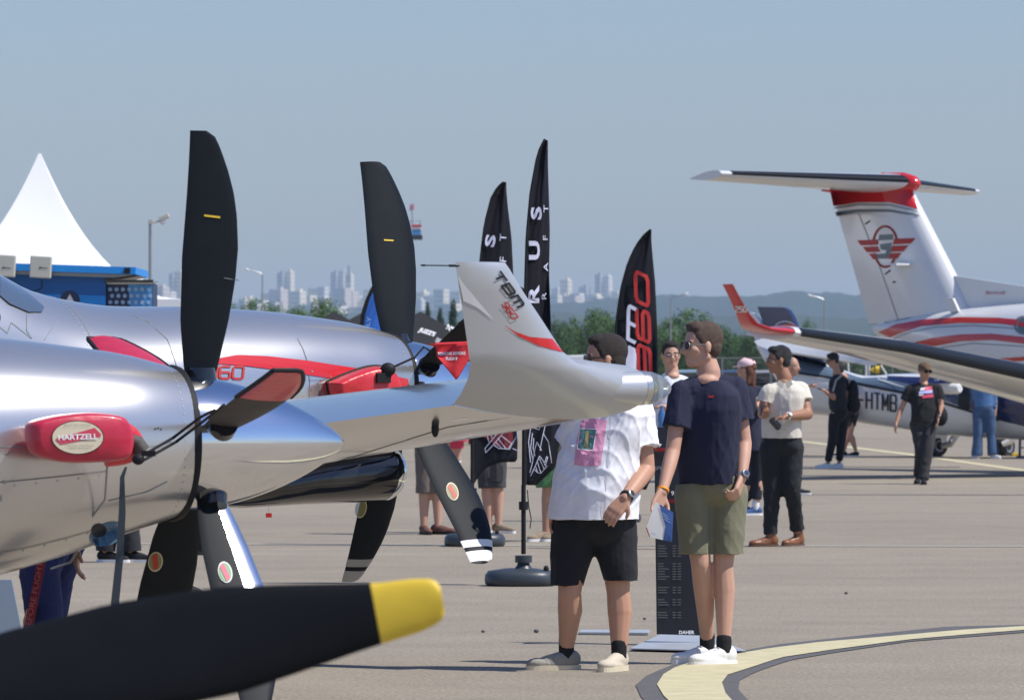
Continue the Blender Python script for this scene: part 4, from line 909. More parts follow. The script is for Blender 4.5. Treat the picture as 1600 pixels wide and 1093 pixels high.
# ---- foreground propeller with a yellow tip
D = 10.0
hub = Vector((-1.25, 10.05, CAMZ - (1128 - 600) * 10 / F)); pr = empty('propeller', hub, 'black propeller blade with a yellow tip crossing the bottom left foreground', 'propeller')
def simple_blade(ang):
    e = Vector((math.cos(R(ang)), 0, math.sin(R(ang)))); n2 = Vector((-e.z, 0, e.x)); tipm = []
    L = ((ipt(690, 938, 10)) - hub).length
    prof = [(.10, .035, .035), (.2, .07, .06), (.31, .097, .08), (.5, .108, .10), (.66, .098, .097), (.76, .080, .080), (.86, .060, .062), (.91, .050, .055), (.96, .046, .048), (.985, .041, .040), (.996, .034, .032), (1.0, .024, .022)]
    def part(a, b_, name, m):
        mb = MB(); rings = []
        for k in range(22):
            t = a + (b_ - a) * k / 21; up, dn = lerp(prof, t); tw = R(38 * (1 - t)); tk = .028 * (1 - .7 * t) + .003
            cdir = n2 * math.cos(tw) + Vector((0, 1, 0)) * math.sin(tw); nn = Vector((0, 1, 0)) * math.cos(tw) - n2 * math.sin(tw)
            rings.append([hub + e * (L * t) + cdir * (((up - dn) / 2) + (up + dn) / 2 * math.cos(x)) + nn * tk * math.sin(x) for x in [2 * math.pi * j / 20 for j in range(20)]])
        mb.rings(rings); return mb.build(name, m, pr, angle=60)
    part(.1, .895, 'blade', 'blade_fore'); part(.8955, 1.0, 'blade_tip', 'yellow')
A0 = math.degrees(math.atan2((ipt(690, 938, 10) - hub).z, (ipt(690, 938, 10) - hub).x))
for k in range(3): simple_blade(A0 + 120 * k)
b = MB(); b.lathe(hub, [(.13, -.12), (.14, 0), (.12, .12), (.07, .22), (.01, .26)], Vector((0, 1, 0)), 32); b.build('spinner', 'silver', pr)

# ------------------------------------------------------------------ T-tailed twin on the right
KO = Vector(((1405 - 800) * 92 / F, 92, CAMZ)); fk = Fr(KO, -50); fk2 = Fr(KO, -50, 0, 0)
king = empty('aeroplane', (KO.x, KO.y, gz(92)), 'white aeroplane with a red topped tail fin and high black edged tailplane', 'aeroplane')
def kp(px, py, y=0): u, z = fk.ray(px, py, y); return (u, z)
rings = []
for t in range(13):
    t = t / 12; pyt = 507 + (292 - 507) * t; u_te, z_ = kp(1358 + (1297 - 1358) * t, pyt); u_le, _ = kp(1530 + (1419 - 1530) * t, pyt)
    rings.append(section(fk(u_le, 0, z_), fk.n, fk.L, u_te - u_le, .11))
b = MB(); b.rings(rings); fin = b.build('tail_fin', 'white_paint', king, angle=50)
b = MB(); pts = [kp(*p) for p in [(1478, 428), (1494, 431), (1600, 447), (1800, 480), (1800, 520), (1490, 515)]]; b.prism([fk(u, .03, z) for u, z in pts], -fk.L * .06); dors = b.build('dorsal_fin', 'white_paint', king, smooth=False)
# fuselage from side outline
tab = []
for px, ty, by in [(1368, 509, 521), (1400, 498, 540), (1440, 489, 560), (1500, 482, 588), (1560, 477, 604), (1640, 471, 622), (1750, 466, 640)]:
    u, zt = kp(px, ty); _, zb = kp(px, by); w = max(.06, (zt - zb) / 2 * .98); tab.append((-u, zt, zb, w, (zt + zb) / 2 + .05))
u0_ = tab[-1][0]; lt = tab[-1]
tab += [(lt[0] + 3.5, lt[1] + .05, lt[2], lt[3], lt[4]), (lt[0] + 5.5, lt[1] - .2, lt[2] + .1, lt[3] * .8, lt[4]), (lt[0] + 7.5, lt[1] - .9, lt[2] + .35, .12, lt[4] - .2)]
class FrR(Fr):
    def __call__(s, u, y, z): return s.O + s.n * u + s.L * y + s.U * z
fkr = FrR(KO, -50); kf = fuselage(fkr, tab, n=90).build('fuselage', 'white_paint', king, angle=60)
bvk = bvh_of(kf)
decal_strip('red_stripe', bvk, [(1372, 519), (1400, 506), (1440, 499), (1500, 495), (1560, 496), (1604, 500), (1660, 506)], [(1390, 527), (1404, 521), (1440, 509), (1500, 504), (1560, 505), (1604, 511), (1660, 518)], 'red_paint', king, D0=90, n=30, off=.012)
decal_strip('red_stripe', bvk, [(1424, 536), (1460, 527), (1500, 522), (1550, 521), (1600, 526), (1660, 534)], [(1448, 541), (1462, 540), (1500, 533), (1550, 531), (1600, 537), (1660, 546)], 'red_paint', king, D0=90, n=30, off=.012)
decal_strip('red_stripe', bvk, [(1560, 560), (1600, 557), (1660, 560)], [(1570, 566), (1600, 563), (1660, 568)], 'red_paint', king, D0=90, n=12, off=.012)
decal_lines('grey_pinstripe', bvk, [[(1394, 530), (1420, 519), (1460, 511), (1520, 508), (1600, 514)], [(1470, 543), (1520, 536), (1600, 541)], [(1358, 507), (1385, 503), (1422, 496)]], 1.3, 'greyprint', king, D0=90, off=.012)
decal_poly('window_rim', bvk, ellpts(1599, 508, 15, 15, 24), 'metal', king, D0=90, cuts=0, off=.012)
decal_poly('round_window', bvk, ellpts(1600, 508, 12, 12, 24), mat('greenish window glass', (.16, .22, .20), .08, .3), king, D0=90, cuts=0, off=.02)
bvf = bvh_of(fin)
decal_strip('red_cap', bvf, [(1296, 293), (1340, 292), (1380, 291), (1424, 290)], [(1302, 322), (1340, 316), (1390, 316), (1434, 326)], 'red_paint', king, D0=92, off=.012)
decal_strip('grey_band', bvf, [(1303, 324), (1340, 318.5), (1390, 319), (1433, 329)], [(1303, 326), (1340, 320.5), (1390, 321), (1434, 331)], 'greyprint', king, D0=92, off=.012, rows=1)
decal_strip('grey_band', bvf, [(1305, 331), (1340, 326.5), (1390, 327), (1435, 335)], [(1307, 338), (1340, 331.5), (1390, 331), (1437, 338)], 'greyprint', king, D0=92, off=.012, rows=1)
E = lambda pts: [(1320 + x / 7.8, 320 + y / 7.8) for x, y in pts]
decal_lines('emblem_ring', bvf, [ellpts(1383, 383.5, 19, 30, 40, 0, 198, 342), ellpts(1383, 388, 17, 29, 30, 0, 32, 148)], 3.4, 'redbadge', king, D0=92, off=.014)
decal_poly('emblem_bar', bvf, [E(q) for q in [[(148, 432), (395, 420), (412, 450), (400, 488), (195, 494)], [(218, 512), (400, 505), (430, 572), (268, 578)], [(290, 595), (385, 592), (390, 640), (375, 664), (345, 662)], [(600, 412), (865, 405), (800, 472), (585, 482)], [(580, 500), (780, 492), (715, 566), (560, 572)], [(555, 590), (690, 582), (640, 652), (525, 656)]]], 'redbadge', king, D0=92, off=.014, cuts=1)
decal_poly('emblem_letter', bvf, [E(q) for q in [[(420, 365), (585, 358), (580, 425), (410, 432)], [(425, 480), (570, 462), (560, 560), (520, 655), (395, 655), (390, 600), (500, 590), (505, 550), (440, 548)]]], 'greyprint', king, D0=92, off=.016, cuts=1)
decal_lines('rudder_hinge', bvf, [[(1340, 330), (1372, 410), (1405, 505)]], 1.2, mat('rudder hinge gap', (.35, .37, .38), .5), king, D0=92, off=.012)  # thin grey line along the rudder hinge
decal_lines('rudder_mark', bvf, [[(1352, 350), (1359, 345)], [(1383, 428), (1391, 422)], [(1395, 441), (1399, 440)]], 2.2, 'blackprint', king, D0=92, off=.014)
decal_text('lettering', bvh_of(dors), 'Beechcraft', 1555, 457, 5, 'redprint', king, shear=.3, D0=92, off=.03)
b = MB(); pp = ipt(1408, 413, 91.5); b.box(pp, (.3, .5, .03), (fk.n, fk.L, fk.U)); b.build('fin_strake', 'white_paint', king, smooth=False)
b = MB(); pts = [kp(*p) for p in [(1500, 465), (1513, 466), (1522, 486), (1510, 489)]]; b.prism([fk(u, -.35, z) for u, z in pts], fk.L * .05); b.build('ventral_antenna', 'white_paint', king, smooth=False)
# T tailplane
fkt = Fr(KO, -50, 0, 0); ctr_u, ctr_z = kp(1416, 286)
def stab(side, tip_le, tip_te, root_le, root_te, nm):
    """side +1 = port (far), -1 = starboard (near)"""
    y = side * 2.78
    def at(p, yy): u, z = fk.ray(p[0], p[1], yy); return fk(u, yy, z)
    rl, rt = at(root_le, side * .12), at(root_te, side * .12); tl, tt = at(tip_le, y), at(tip_te, y)
    rings = []
    for k in range(9):
        t = k / 8; l = rl.lerp(tl, t); r_ = rt.lerp(tt, t); d = (l - r_); c = d.length; d.normalize(); rings.append(section(l, d, fk.U, c, .085))
    b = MB(); b.rings(rings); o = b.build(nm, 'white_paint', king, angle=40)
    bb = MB(); rr_ = []
    for k in range(9):
        t = k / 8
        if t > .94: t = .94
        l = rl.lerp(tl, t); q = rt.lerp(tt, t); d = (l - q); c = d.length; d.normalize(); l = l + d * .008; up = fk.U
        kk = .42; pr_ = [(x, y_ * kk * 1.0) for x, y_ in [(.10, .082), (.06, .068), (.03, .052), (.012, .032), (0, 0)]]
        rr_.append([l - d * c * x + up * (c * y_ * 2.0 + .004) for x, y_ in pr_] + [l - d * c * x - up * (c * y_ * .7 + .003) for x, y_ in reversed(pr_[2:-1])])
    bb.rings(rr_, cap=False, closed=False); bb.build('de_icing_boot', 'boot', king, angle=60)
    return o
stab(-1, (1127, 271), (1076, 280), (1420, 284), (1305, 296), 'tailplane')
stab(1, (1531, 299), (1492, 304), (1420, 285), (1345, 292), 'tailplane')
b = MB(); u1, z1 = kp(1436, 287); b.rings([[fk(u1 + du, math.cos(t) * r1, z1 + math.sin(t) * r1 * 1.0 + dz) for t in [2 * math.pi * k / 20 for k in range(20)]] for du, r1, dz in [(0, .04, -.0), (.10, .12, .01), (.35, .185, .01), (.8, .20, .0), (1.3, .16, -.02), (1.9, .08, -.04), (2.3, .01, -.05)]]); b.build('bullet_fairing', 'red_paint', king, angle=60)
b = MB(); b.prism([ipt(1374, 275, 92), ipt(1379, 275, 92), ipt(1382, 269, 92), ipt(1377, 270, 92)], (0, .05, 0)); b.ell(ipt(1369, 275, 92), (.06, .06, .03)); b.build('beacon', 'red_paint', king)
# wing, near side, with upturned red winglet
T0 = Vector((3.98, 81.0)); SD = Vector((.80, .60)); WL = []
def wst(px, top, bot, D, chord):
    l = ipt(px, (top * .72 + bot * .28), D); return l
tipLE = ipt(1243, 519, 81.2); 
wr = []
Wd = [(0, tipLE, 1.1, .09), (1, ipt(1420, 545, 82.9), 1.6, .095), (2, ipt(1600, 583, 84.3), 2.05, .10), (3, ipt(1860, 650, 86.6), 2.4, .11)]
fw = Fr(KO, -50); gdir = (Wd[3][1] - Wd[0][1]).normalized(); wup = gdir.cross(fw.n); wup = wup if wup.z > 0 else -wup; wup.normalize()
def wlerp(t):
    i = min(int(t), 2); f = t - i; a, b_ = Wd[i], Wd[i + 1]; return a[1].lerp(b_[1], f), a[2] * (1 - f) + b_[2] * f, a[3] * (1 - f) + b_[3] * f
rings = []
wn = (fw.n * math.cos(R(1.2)) + wup * math.sin(R(1.2))).normalized()
for k in range(19):
    l, c, tk = wlerp(3 * k / 18); rings.append(section(l, wn, wup, c, tk))
b = MB(); b.rings(rings); kw = b.build('wing', 'white_paint', king, angle=35)
rr_ = []
for k in range(19):
    l, c, tk = wlerp(max(.05, 3 * k / 18)); l = l + wn * .012; s_ = tk / .2 * 2.2; s2 = tk / .2 * 1.8
    pr_ = [(.085, .072), (.05, .058), (.025, .042), (.0125, .030), (0, 0)]
    rr_.append([l - wn * c * x + wup * (c * y_ * s_ + .006) for x, y_ in pr_] + [l - wn * c * x - wup * (c * y_ * s2 + .006) for x, y_ in reversed(pr_[2:-1])])
bb = MB(); bb.rings(rr_, cap=False, closed=False); bb.build('de_icing_boot', 'boot', king, angle=60)
# winglet
wl = []
for px_l, px_t, py, D_, an in [(1243, 1170, 518, 81.2, 8), (1208, 1161, 514, 80.95, 25), (1184, 1155, 505, 80.8, 55), (1171, 1150, 490, 80.7, 76), (1157, 1140, 466, 80.6, 80), (1145, 1131, 443.5, 80.5, 80)]:
    l = ipt(px_l, py, D_); c = max(.22, (px_l - px_t) / 110.0 / .68); a = R(an); outw = -gdir; UPW = (wup * math.cos(a) - outw * math.sin(a)).normalized(); wl.append(section(l, fw.n, UPW, c, .06))
b = MB(); b.rings(wl); kwl = b.build('winglet', 'red_paint', king, angle=50)
stroke_text(bvh_of(kwl), '250', 1158, 483, 4.2, 8, 6.2, 1.9, 'white', king, D0=80.5, off=.02)
decal_text('lettering', bvh_of(kw), 'WINGLET', 1208, 515.5, 3, 'cream', king, D0=81, off=.03)
b = MB(); pp = ipt(1504, 607, 83.5); b.lathe(pp - fw.n * .5, [(.02, -.6), (.07, -.1), (.085, .25), (.075, .42), (.05, .45)], fw.n, 20); b.build('flap_fairing', 'white_paint', king)
# engine nacelle, other wing, nose kept simple, outside the frame
for s_ in (-1,):
    b = MB(); c = ipt(1960, 655, 86.8); b.lathe(c, [(.15, -2.2), (.42, -.8), (.45, .6), (.36, 1.6), (.2, 2.0)], fw.n, 24); b.build('engine_nacelle', 'white_paint', king)

# ------------------------------------------------------------------ blue and white aeroplane F-HTMB
DH = 104.0; HO = Vector(((1340 - 800) * DH / F, DH, CAMZ)); fh = Fr(HO, -35); fhr = FrR(HO, -35)
ht = empty('aeroplane', (HO.x, HO.y, gz(DH)), 'white and navy aeroplane lettered F-HTMB behind the walking people', 'aeroplane')
tab = []
for px, ty, by in [(1185, 530, 545), (1215, 542, 590), (1250, 556, 637), (1300, 572, 650), (1345, 586, 660), (1400, 584, 668), (1450, 583, 676), (1520, 575, 683), (1600, 570, 687), (1700, 566, 690)]:
    u, z = fh.ray(px, ty); _, zb = fh.ray(px, by); tab.append((-u, z, zb, max(.05, (z - zb) * .42), (z + zb) / 2))
l_ = tab[-1]; tab += [(l_[0] + 2, l_[1] - .1, l_[2], l_[3], l_[4]), (l_[0] + 3.5, l_[1] - .5, l_[2] + .2, l_[3] * .4, l_[4] - .1)]
hf = fuselage(fhr, tab, n=80).build('fuselage', 'white_paint', ht, angle=60); bvh_ = bvh_of(hf)
decal_strip('grey_upper_panel', bvh_, [(1238, 558), (1300, 574), (1345, 590), (1372, 589), (1420, 592), (1440, 594)], [(1240, 580), (1300, 590), (1345, 600), (1372, 606), (1420, 613), (1440, 617)], 'blue_paint', ht, D0=DH, off=.012)
decal_strip('navy_upper_panel', bvh_, [(1236, 549), (1280, 559), (1290, 566)], [(1236, 560), (1280, 570), (1292, 573)], 'navy_paint', ht, D0=DH, off=.018, n=10)
decal_strip('navy_upper_panel', bvh_, [(1385, 584), (1420, 583), (1445, 580), (1480, 570)], [(1388, 592), (1420, 598), (1445, 606), (1480, 618)], 'navy_paint', ht, D0=DH, off=.02, n=14)
decal_strip('navy_side_panel', bvh_, [(1466, 575), (1500, 574), (1560, 572), (1700, 566)], [(1470, 624), (1520, 640), (1560, 656), (1700, 690)], 'navy_paint', ht, D0=DH, off=.016, n=24, rows=6)
decal_strip('dark_cheatline', bvh_, [(1234, 579), (1300, 588), (1345, 598), (1420, 613), (1480, 629), (1560, 654)], [(1234, 582), (1300, 591.5), (1345, 602), (1420, 617), (1480, 633), (1560, 658)], 'boot', ht, D0=DH, off=.024, rows=1)
decal_strip('red_flash', bvh_, [(1560, 592), (1600, 594), (1700, 600)], [(1562, 594), (1600, 632), (1700, 680)], 'red_paint', ht, D0=DH, off=.026, n=10)
decal_lines('white_pinstripe', bvh_, [[(1556, 590), (1578, 612), (1610, 634)], [(1376, 593), (1412, 604)]], 1.4, 'white', ht, D0=DH, off=.03)
stroke_text(bvh_, 'F-HTMB', 1364, 626, 8.6, 25, 12.6, 2.7, 'blackprint', ht, D0=DH, off=.03, skew=.11)
def hp(px, py, y=0): u, z = fh.ray(px, py, y); return fh(u, y, z)
b = MB(); b.prism([hp(x, y, .06) for x, y in [(1189, 479), (1229, 480), (1236, 484), (1243, 495), (1262, 545), (1235, 560), (1205, 545), (1196, 500)]], -fh.L * .12); hfin = b.build('tail_fin', 'navy_paint', ht, smooth=False)
b = MB(); b.prism([hp(x, y, .05) for x, y in [(1168, 493), (1176, 488), (1184, 490), (1192, 502), (1200, 525), (1230, 545), (1236, 560), (1215, 560), (1192, 548), (1180, 520)]], -fh.L * .1); b.build('rudder', 'white_paint', ht, smooth=False)
bvt = bvh_of(hfin); decal_lines('white_arc', bvt, [ellpts(1227, 514, 17, 12, 14, 0, 200, 330)], 1.6, 'white', ht, D0=DH, off=.03)
decal_strip('red_arc', bvt, [(1220, 508), (1232, 505), (1243, 508), (1250, 520)], [(1222, 511), (1232, 510), (1240, 513), (1243, 522)], 'red_paint', ht, D0=DH, off=.03)
b = MB(); rr_ = []
for x, y, w, D_ in [(1203, 533, 6, 104), (1225, 540, 10, 103.6), (1250, 545, 13, 103.2), (1285, 548, 16, 102.5), (1320, 555, 13, 101.9), (1350, 566, 3, 101.4)]:
    l = ipt(x, y, D_); rr_.append(section(l + fh.n * .3, fh.n, fh.U, .35 + w * .05, .12))
b.rings(rr_); b.build('tailplane', 'white_paint', ht)
def hwheel(px, py, rpx, D_, tilt):
    c = ipt(px, py, D_); r_ = rpx * D_ / F; ax = Vector((math.sin(tilt), -math.cos(tilt), 0))
    b = MB(); b.lathe(c, [(r_ * .5, -.11), (r_ * .9, -.11), (r_, -.07), (r_, .07), (r_ * .9, .11), (r_ * .5, .11)], ax, 28); b.build('tyre', 'tyre', ht)
    b = MB(); b.lathe(c, [(.02, .09), (r_ * .52, .12), (r_ * .52, -.11), (.02, -.1)], ax, 20); b.build('wheel_rim', 'metal', ht)
hwheel(1463, 696, 17, 104, .5); hwheel(1569, 697, 18, 104.5, .9)
b = MB(); b.prism([ipt(x, y, 103.7) for x, y in [(1459, 684), (1468, 668), (1488, 652), (1496, 653), (1484, 668), (1478, 690), (1472, 692), (1470, 684)]], (0, .1, 0)); b.build('gear_door', 'white_paint', ht, smooth=False)
b = MB(); b.tube([ipt(1470, 697, 103.9), ipt(1484, 694, 103.9), ipt(1494, 678, 103.9), ipt(1500, 664, 104)], [.05, .06, .07, .08], 8); b.tube([ipt(1484, 690, 103.8), ipt(1502, 672, 104.2)], .03, 6); b.build('gear_leg', 'metal', ht)
b = MB(); b.tube([ipt(1488, 655, 103.6), ipt(1498, 654, 103.6), ipt(1512, 655, 103.6)], [.05, .085, .04], 12); b.build('pod', 'white_paint', ht)
b = MB(); b.tube([ipt(1566, 694, 104.3), ipt(1580, 688, 104.3), ipt(1584, 680, 104.3)], [.05, .06, .07], 8); b.build('gear_leg', 'white_paint', ht)
b = MB(); b.prism([ipt(x, y, 103.3) for x, y in [(1501, 637), (1509, 633.5), (1507, 641), (1503, 643)]], (0, .03, 0)); b.build('step', 'white', ht, smooth=False)
b = MB(); b.box(ipt(1587, 711, 104), (.14, .2, .09)); tag(b.build('wheel_chock', 'yellow', smooth=False, bevel=.01), 'yellow wheel chock beside the right hand wheel of the navy aeroplane', 'wheel chock')
b = MB(); b.tube([ipt(1593, 714, 103), ipt(1594, 683, 103)], .025, 8); b.box(ipt(1596, 713, 103), (.18, .18, .03)); b.box(ipt(1598, 699, 103), (.1, .02, .02)); tag(b.build('barrier_post', 'navyprint'), 'dark thin post standing at the right edge beside the yellow chock', 'post')
# open dark doorway on HTMB
decal_poly('doorway', bvh_, [(1497, 596), (1514, 598), (1514, 640), (1497, 634)], 'boot', ht, D0=DH, cuts=1, off=.03)
# ------------------------------------------------------------------ feather flags
def flag(name_label, D, left, right, top_hem, base=None, m='flag_black', hem=True, nm='feather_flag', group='tall feather flags'):
    """left = pole side outline, right = free edge outline: lists of pixels from the top down"""
    bx = left[-1][0]; e = empty(nm, Vector(((bx - 800) * D / F, D, gz(D))), name_label, 'flag', group)
    L = [ipt(x, y, D) for x, y in left]; Rr = [ipt(x, y, D) for x, y in right]
    def ev(pl, t):
        seg = [0]
        for i in range(1, len(pl)): seg.append(seg[-1] + (pl[i] - pl[i - 1]).length)
        t *= seg[-1]; i = max(j for j in range(len(seg)) if seg[j] <= t + 1e-9); i = min(i, len(pl) - 2); return pl[i].lerp(pl[i + 1], (t - seg[i]) / (seg[i + 1] - seg[i] + 1e-9))
    def fn(u, v):
        p = ev(L, v).lerp(ev(Rr, v), u); p.y += .05 * math.sin(u * 5.5 + v * 9) * u + .10 * u + .012 * math.sin(u * 22 + v * 16) * u; return p
    b = MB(); b.grid(fn, 14, 60); cl = b.build('banner', m, e, solid=.004, angle=180)
    b = MB(); pts = [ev(L, t / 30) for t in range(31)]; b.tube(pts, [.006 + .012 * t / 30 for t in range(31)], 8); b.build('pole_sleeve', 'black_cloth', e)
    if hem:
        b = MB(); b.grid(lambda u, v: fn(u, v) + Vector((0, -.006, 0)), 10, 10)
        vs = [fn(u / 10, top_hem * v / 6) + Vector((0, -.007, 0)) for u in range(11) for v in range(7)]
        b = MB(); b.add(vs, [(i * 7 + j, (i + 1) * 7 + j, (i + 1) * 7 + j + 1, i * 7 + j + 1) for i in range(10) for j in range(6)]); b.build('top_hem', 'black_cloth', e)
    return e, cl
def flag_base(e, D, cx, top, tubetop, half, thick_px, polex, poletop):
    g0 = gz(D); X = (cx - 800) * D / F; h = thick_px * D / F; w = half * D / F; PX = (polex - 800) * D / F
    b = MB(); prof = [(w * .90, 0), (w * .985, h * .12), (w, h * .35), (w * .985, h * .62), (w * .9, h * .86), (w * .5, h * .98), (.12, h), (0.001, h)]
    rings = []
    for r, z in prof: rings.append([Vector((X + math.copysign(abs(math.cos(t)) ** .75, math.cos(t)) * r, D + math.copysign(abs(math.sin(t)) ** .75, math.sin(t)) * r * .85, g0 + z)) for t in [2 * math.pi * k / 40 for k in range(40)]])
    b.rings(rings); b.build('water_base', 'plastic_grey', e, angle=50)
    zt = CAMZ + (600 - tubetop) * D / F; b = MB(); b.lathe((PX, D, g0 + h - .01), [(.075, 0), (.05, .03), (.042, zt - g0 - h - .05), (.062, zt - g0 - h - .05), (.062, zt - g0 - h)], n=20); b.build('socket', 'plastic_grey', e)
    zp = CAMZ + (600 - poletop) * D / F; b = MB(); b.tube([(PX, D, zt), (PX, D, zp)], .017, 10); b.tube([(PX, D, zp - .18), (PX, D, zp - .12)], .034, 10); b.build('pole', 'black', e)
    b = MB(); b.ell((X + w * .72, D - .1, g0 + h), (.02, .02, .025)); b.build('filler_cap', 'black', e)
eB, cB = flag('tallest black feather flag with large pale letters RUS and a line drawn emblem', 41, [(851, 217), (845, 226), (838, 250), (829, 300), (823, 370), (821, 450), (820, 560), (819, 660), (819, 757)],
              [(856, 219), (856, 236), (856, 260), (858, 320), (859, 360), (858, 430), (861, 520), (868, 600), (876, 680), (868, 730), (838, 758)], .03)
flag_base(eB, 41, 813, 893, 865, 56, 27, 818, 757)
eA, cA = flag('black feather flag with letters S and T, just left of the tallest flag', 51, [(786, 284), (778, 290), (767, 310), (757, 350), (751, 400), (746, 470), (742, 560), (738, 660), (738, 760)],
              [(791, 284), (791, 296), (793, 320), (799, 370), (802, 430), (804, 500), (807, 600), (809, 680), (808, 722), (765, 716)], .05)
flag_base(eA, 51, 742, 831, 818, 48, 22, 742, 762)
eC, cC = flag('broad black feather flag with white and red model letters behind the two men', 60, [(1016, 358), (1008, 364), (994, 382), (981, 410), (970, 450), (963, 500), (960, 560), (960, 640), (960, 760)],
              [(1018, 358), (1018, 376), (1020, 400), (1024, 440), (1027, 500), (1028, 560), (1030, 640), (1030, 720), (1010, 765)], .04)
flag_base(eC, 60, 962, 800, 790, 40, 16, 962, 760)
eD, cD = flag('blue feather flag with a black edge, half hidden by the second propeller', 75, [(586, 440), (579, 452), (571, 470), (565, 490), (562, 520), (560, 560), (560, 640)],
              [(600, 440), (606, 470), (602, 500), (598, 530), (596, 560), (594, 600), (592, 645)], .0, m='flag_blue', hem=False)
b = MB(); b.add([ipt(x, y, 74.95) for x, y in [(587, 439), (589, 444), (578, 466), (571, 490), (567, 520), (565, 560), (558, 560), (561, 520), (564, 490), (572, 465), (580, 449)]], [(0, 1, 10), (1, 2, 9, 10), (2, 3, 8, 9), (3, 4, 7, 8), (4, 5, 6, 7)]); b.build('black_edge', 'black_cloth', eD, smooth=False, solid=.01)
flag_base(eD, 75, 562, 760, 740, 30, 12, 562, 640)
bv = bvh_of(cB); T = lambda *a, **k: decal_text('lettering', bv, *a, **k)
for ch, x, y in [('S', 838, 333), ('U', 835, 391), ('R', 834, 459)]: T(ch, x, y, 17 if ch != 'S' else 17, 'lav', eB, ang=90, xs=2.0, bold=.035, D0=41, off=.02)
T('C', 834, 528, 17, 'lav', eB, ang=90, xs=2.0, bold=.035, D0=41, off=.02)
for ch, x, y in [('T', 853, 326), ('F', 852, 371), ('A', 853, 417), ('R', 850, 462)]: T(ch, x, y, 7, 'lav', eB, ang=90, xs=2.0, D0=41, off=.02)
# spindly aircraft emblem low on the flag
em = [[(829, 669), (832, 667), (842, 671), (845, 664), (848, 660), (852, 664), (849, 677), (846, 690), (844, 703)], [(849, 677), (857, 690), (862, 723)], [(829, 669), (826, 690), (829, 722)], [(832, 676), (829, 700), (833, 720)], [(834, 684), (833, 700), (836, 712)], [(829, 743), (834, 733), (843, 712), (848, 718), (852, 727), (855, 717), (856, 714), (854, 713), (851, 722)], [(835, 733), (840, 738), (845, 739), (855, 727)], [(837, 728), (840, 738)], [(840, 722), (845, 738)], [(843, 716), (850, 732)], [(828, 738), (832, 722), (836, 700), (839, 690), (846, 703)]]
decal_lines('emblem', bv, em, 1.1, 'lav', eB, D0=41, off=.02)
bv = bvh_of(cA); T2 = lambda *a, **k: decal_text('lettering', bv, *a, **k)
T2('S', 766, 376, 16, 'lav', eA, ang=80, xs=2.0, bold=.035, D0=51, off=.03); T2('T', 786, 371, 10, 'lav', eA, ang=85, xs=1.4, D0=51, off=.03); T2('F', 786, 405, 10, 'lav', eA, ang=85, xs=1.4, D0=51, off=.03)
decal_poly('emblem_fill', bv, [(750, 668), (762, 662), (800, 664), (802, 690), (795, 700), (775, 696), (768, 690), (752, 680)], 'darkred', eA, D0=51, off=.02)
em = [[(759, 707), (758, 700), (776, 678), (790, 660)], [(759, 707), (772, 693), (783, 680), (796, 662)], [(759, 664), (760, 675), (764, 690)], [(763, 662), (765, 672), (769, 684)], [(768, 662), (770, 670), (774, 679)], [(783, 680), (800, 693)], [(778, 684), (791, 701)], [(774, 690), (785, 701)], [(771, 694), (779, 700), (794, 701), (806, 683)], [(796, 702), (808, 680)], [(800, 700), (808, 703)], [(807, 660), (809, 690)]]
decal_lines('emblem', bv, em, 1.1, 'lav', eA, D0=51, off=.03)
bv = bvh_of(cC)
stroke_text(bv, '960', 1005, 508, 46, 19, 57, 5.5, 'redprint', eC, ang=92, shear=.5, D0=60, off=.04)
stroke_text(bv, 'TBm', 986, 570, 52, 11, 64, 5.5, 'lav', eC, ang=89, shear=.5, D0=60, off=.04)
bv = bvh_of(cD); decal_text('lettering', bv, 'FLY', 575, 505, 6, 'paleprint', eD, ang=80, xs=1.6, D0=75, off=.03)
cord([ipt(824, 765, 40.9), ipt(826, 790, 40.9), ipt(830, 810, 40.9), ipt(828, 825, 40.9)], .004, 'black', 'thin loose cord dangling beside the pole of the tallest flag')

# ------------------------------------------------------------------ people
SK1 = mat('fair skin', (.54, .31, .22), .55, var=.05, vscale=9); SK2 = mat('tanned skin', (.48, .26, .17), .5, var=.05, vscale=9); SK3 = mat('brown skin', (.34, .17, .10), .5, var=.05, vscale=9)
for m_ in (SK1, SK2, SK3):
    b_ = m_.node_tree.nodes['Principled BSDF']; b_.inputs['Subsurface Weight'].default_value = .12; b_.inputs['Subsurface Radius'].default_value = (.02, .008, .004)
M['dark_lens'] = mat('dark sunglass lens', (.006, .005, .005), .35); M['dark_lens'].node_tree.nodes['Principled BSDF'].inputs['Specular IOR Level'].default_value = .15
def cloth(nm, col, bump=.35, bs=22, rough=.9): return mat(nm, col, rough, var=.08, vscale=11, bump=bump * .6, bscale=bs * .7, sheen=.03)
HB = mat('dark brown hair', (.022, .014, .010), .65, bump=.6, bscale=320, var=.3, vscale=60); HL = mat('brown hair', (.085, .050, .032), .65, bump=.6, bscale=320, var=.3, vscale=60)
HK = mat('black hair', (.010, .009, .010), .5, bump=.8, bscale=160); HG = mat('grey hair', (.22, .21, .20), .7, bump=.8, bscale=120); HR = mat('auburn hair', (.14, .05, .025), .6, bump=.8, bscale=120)
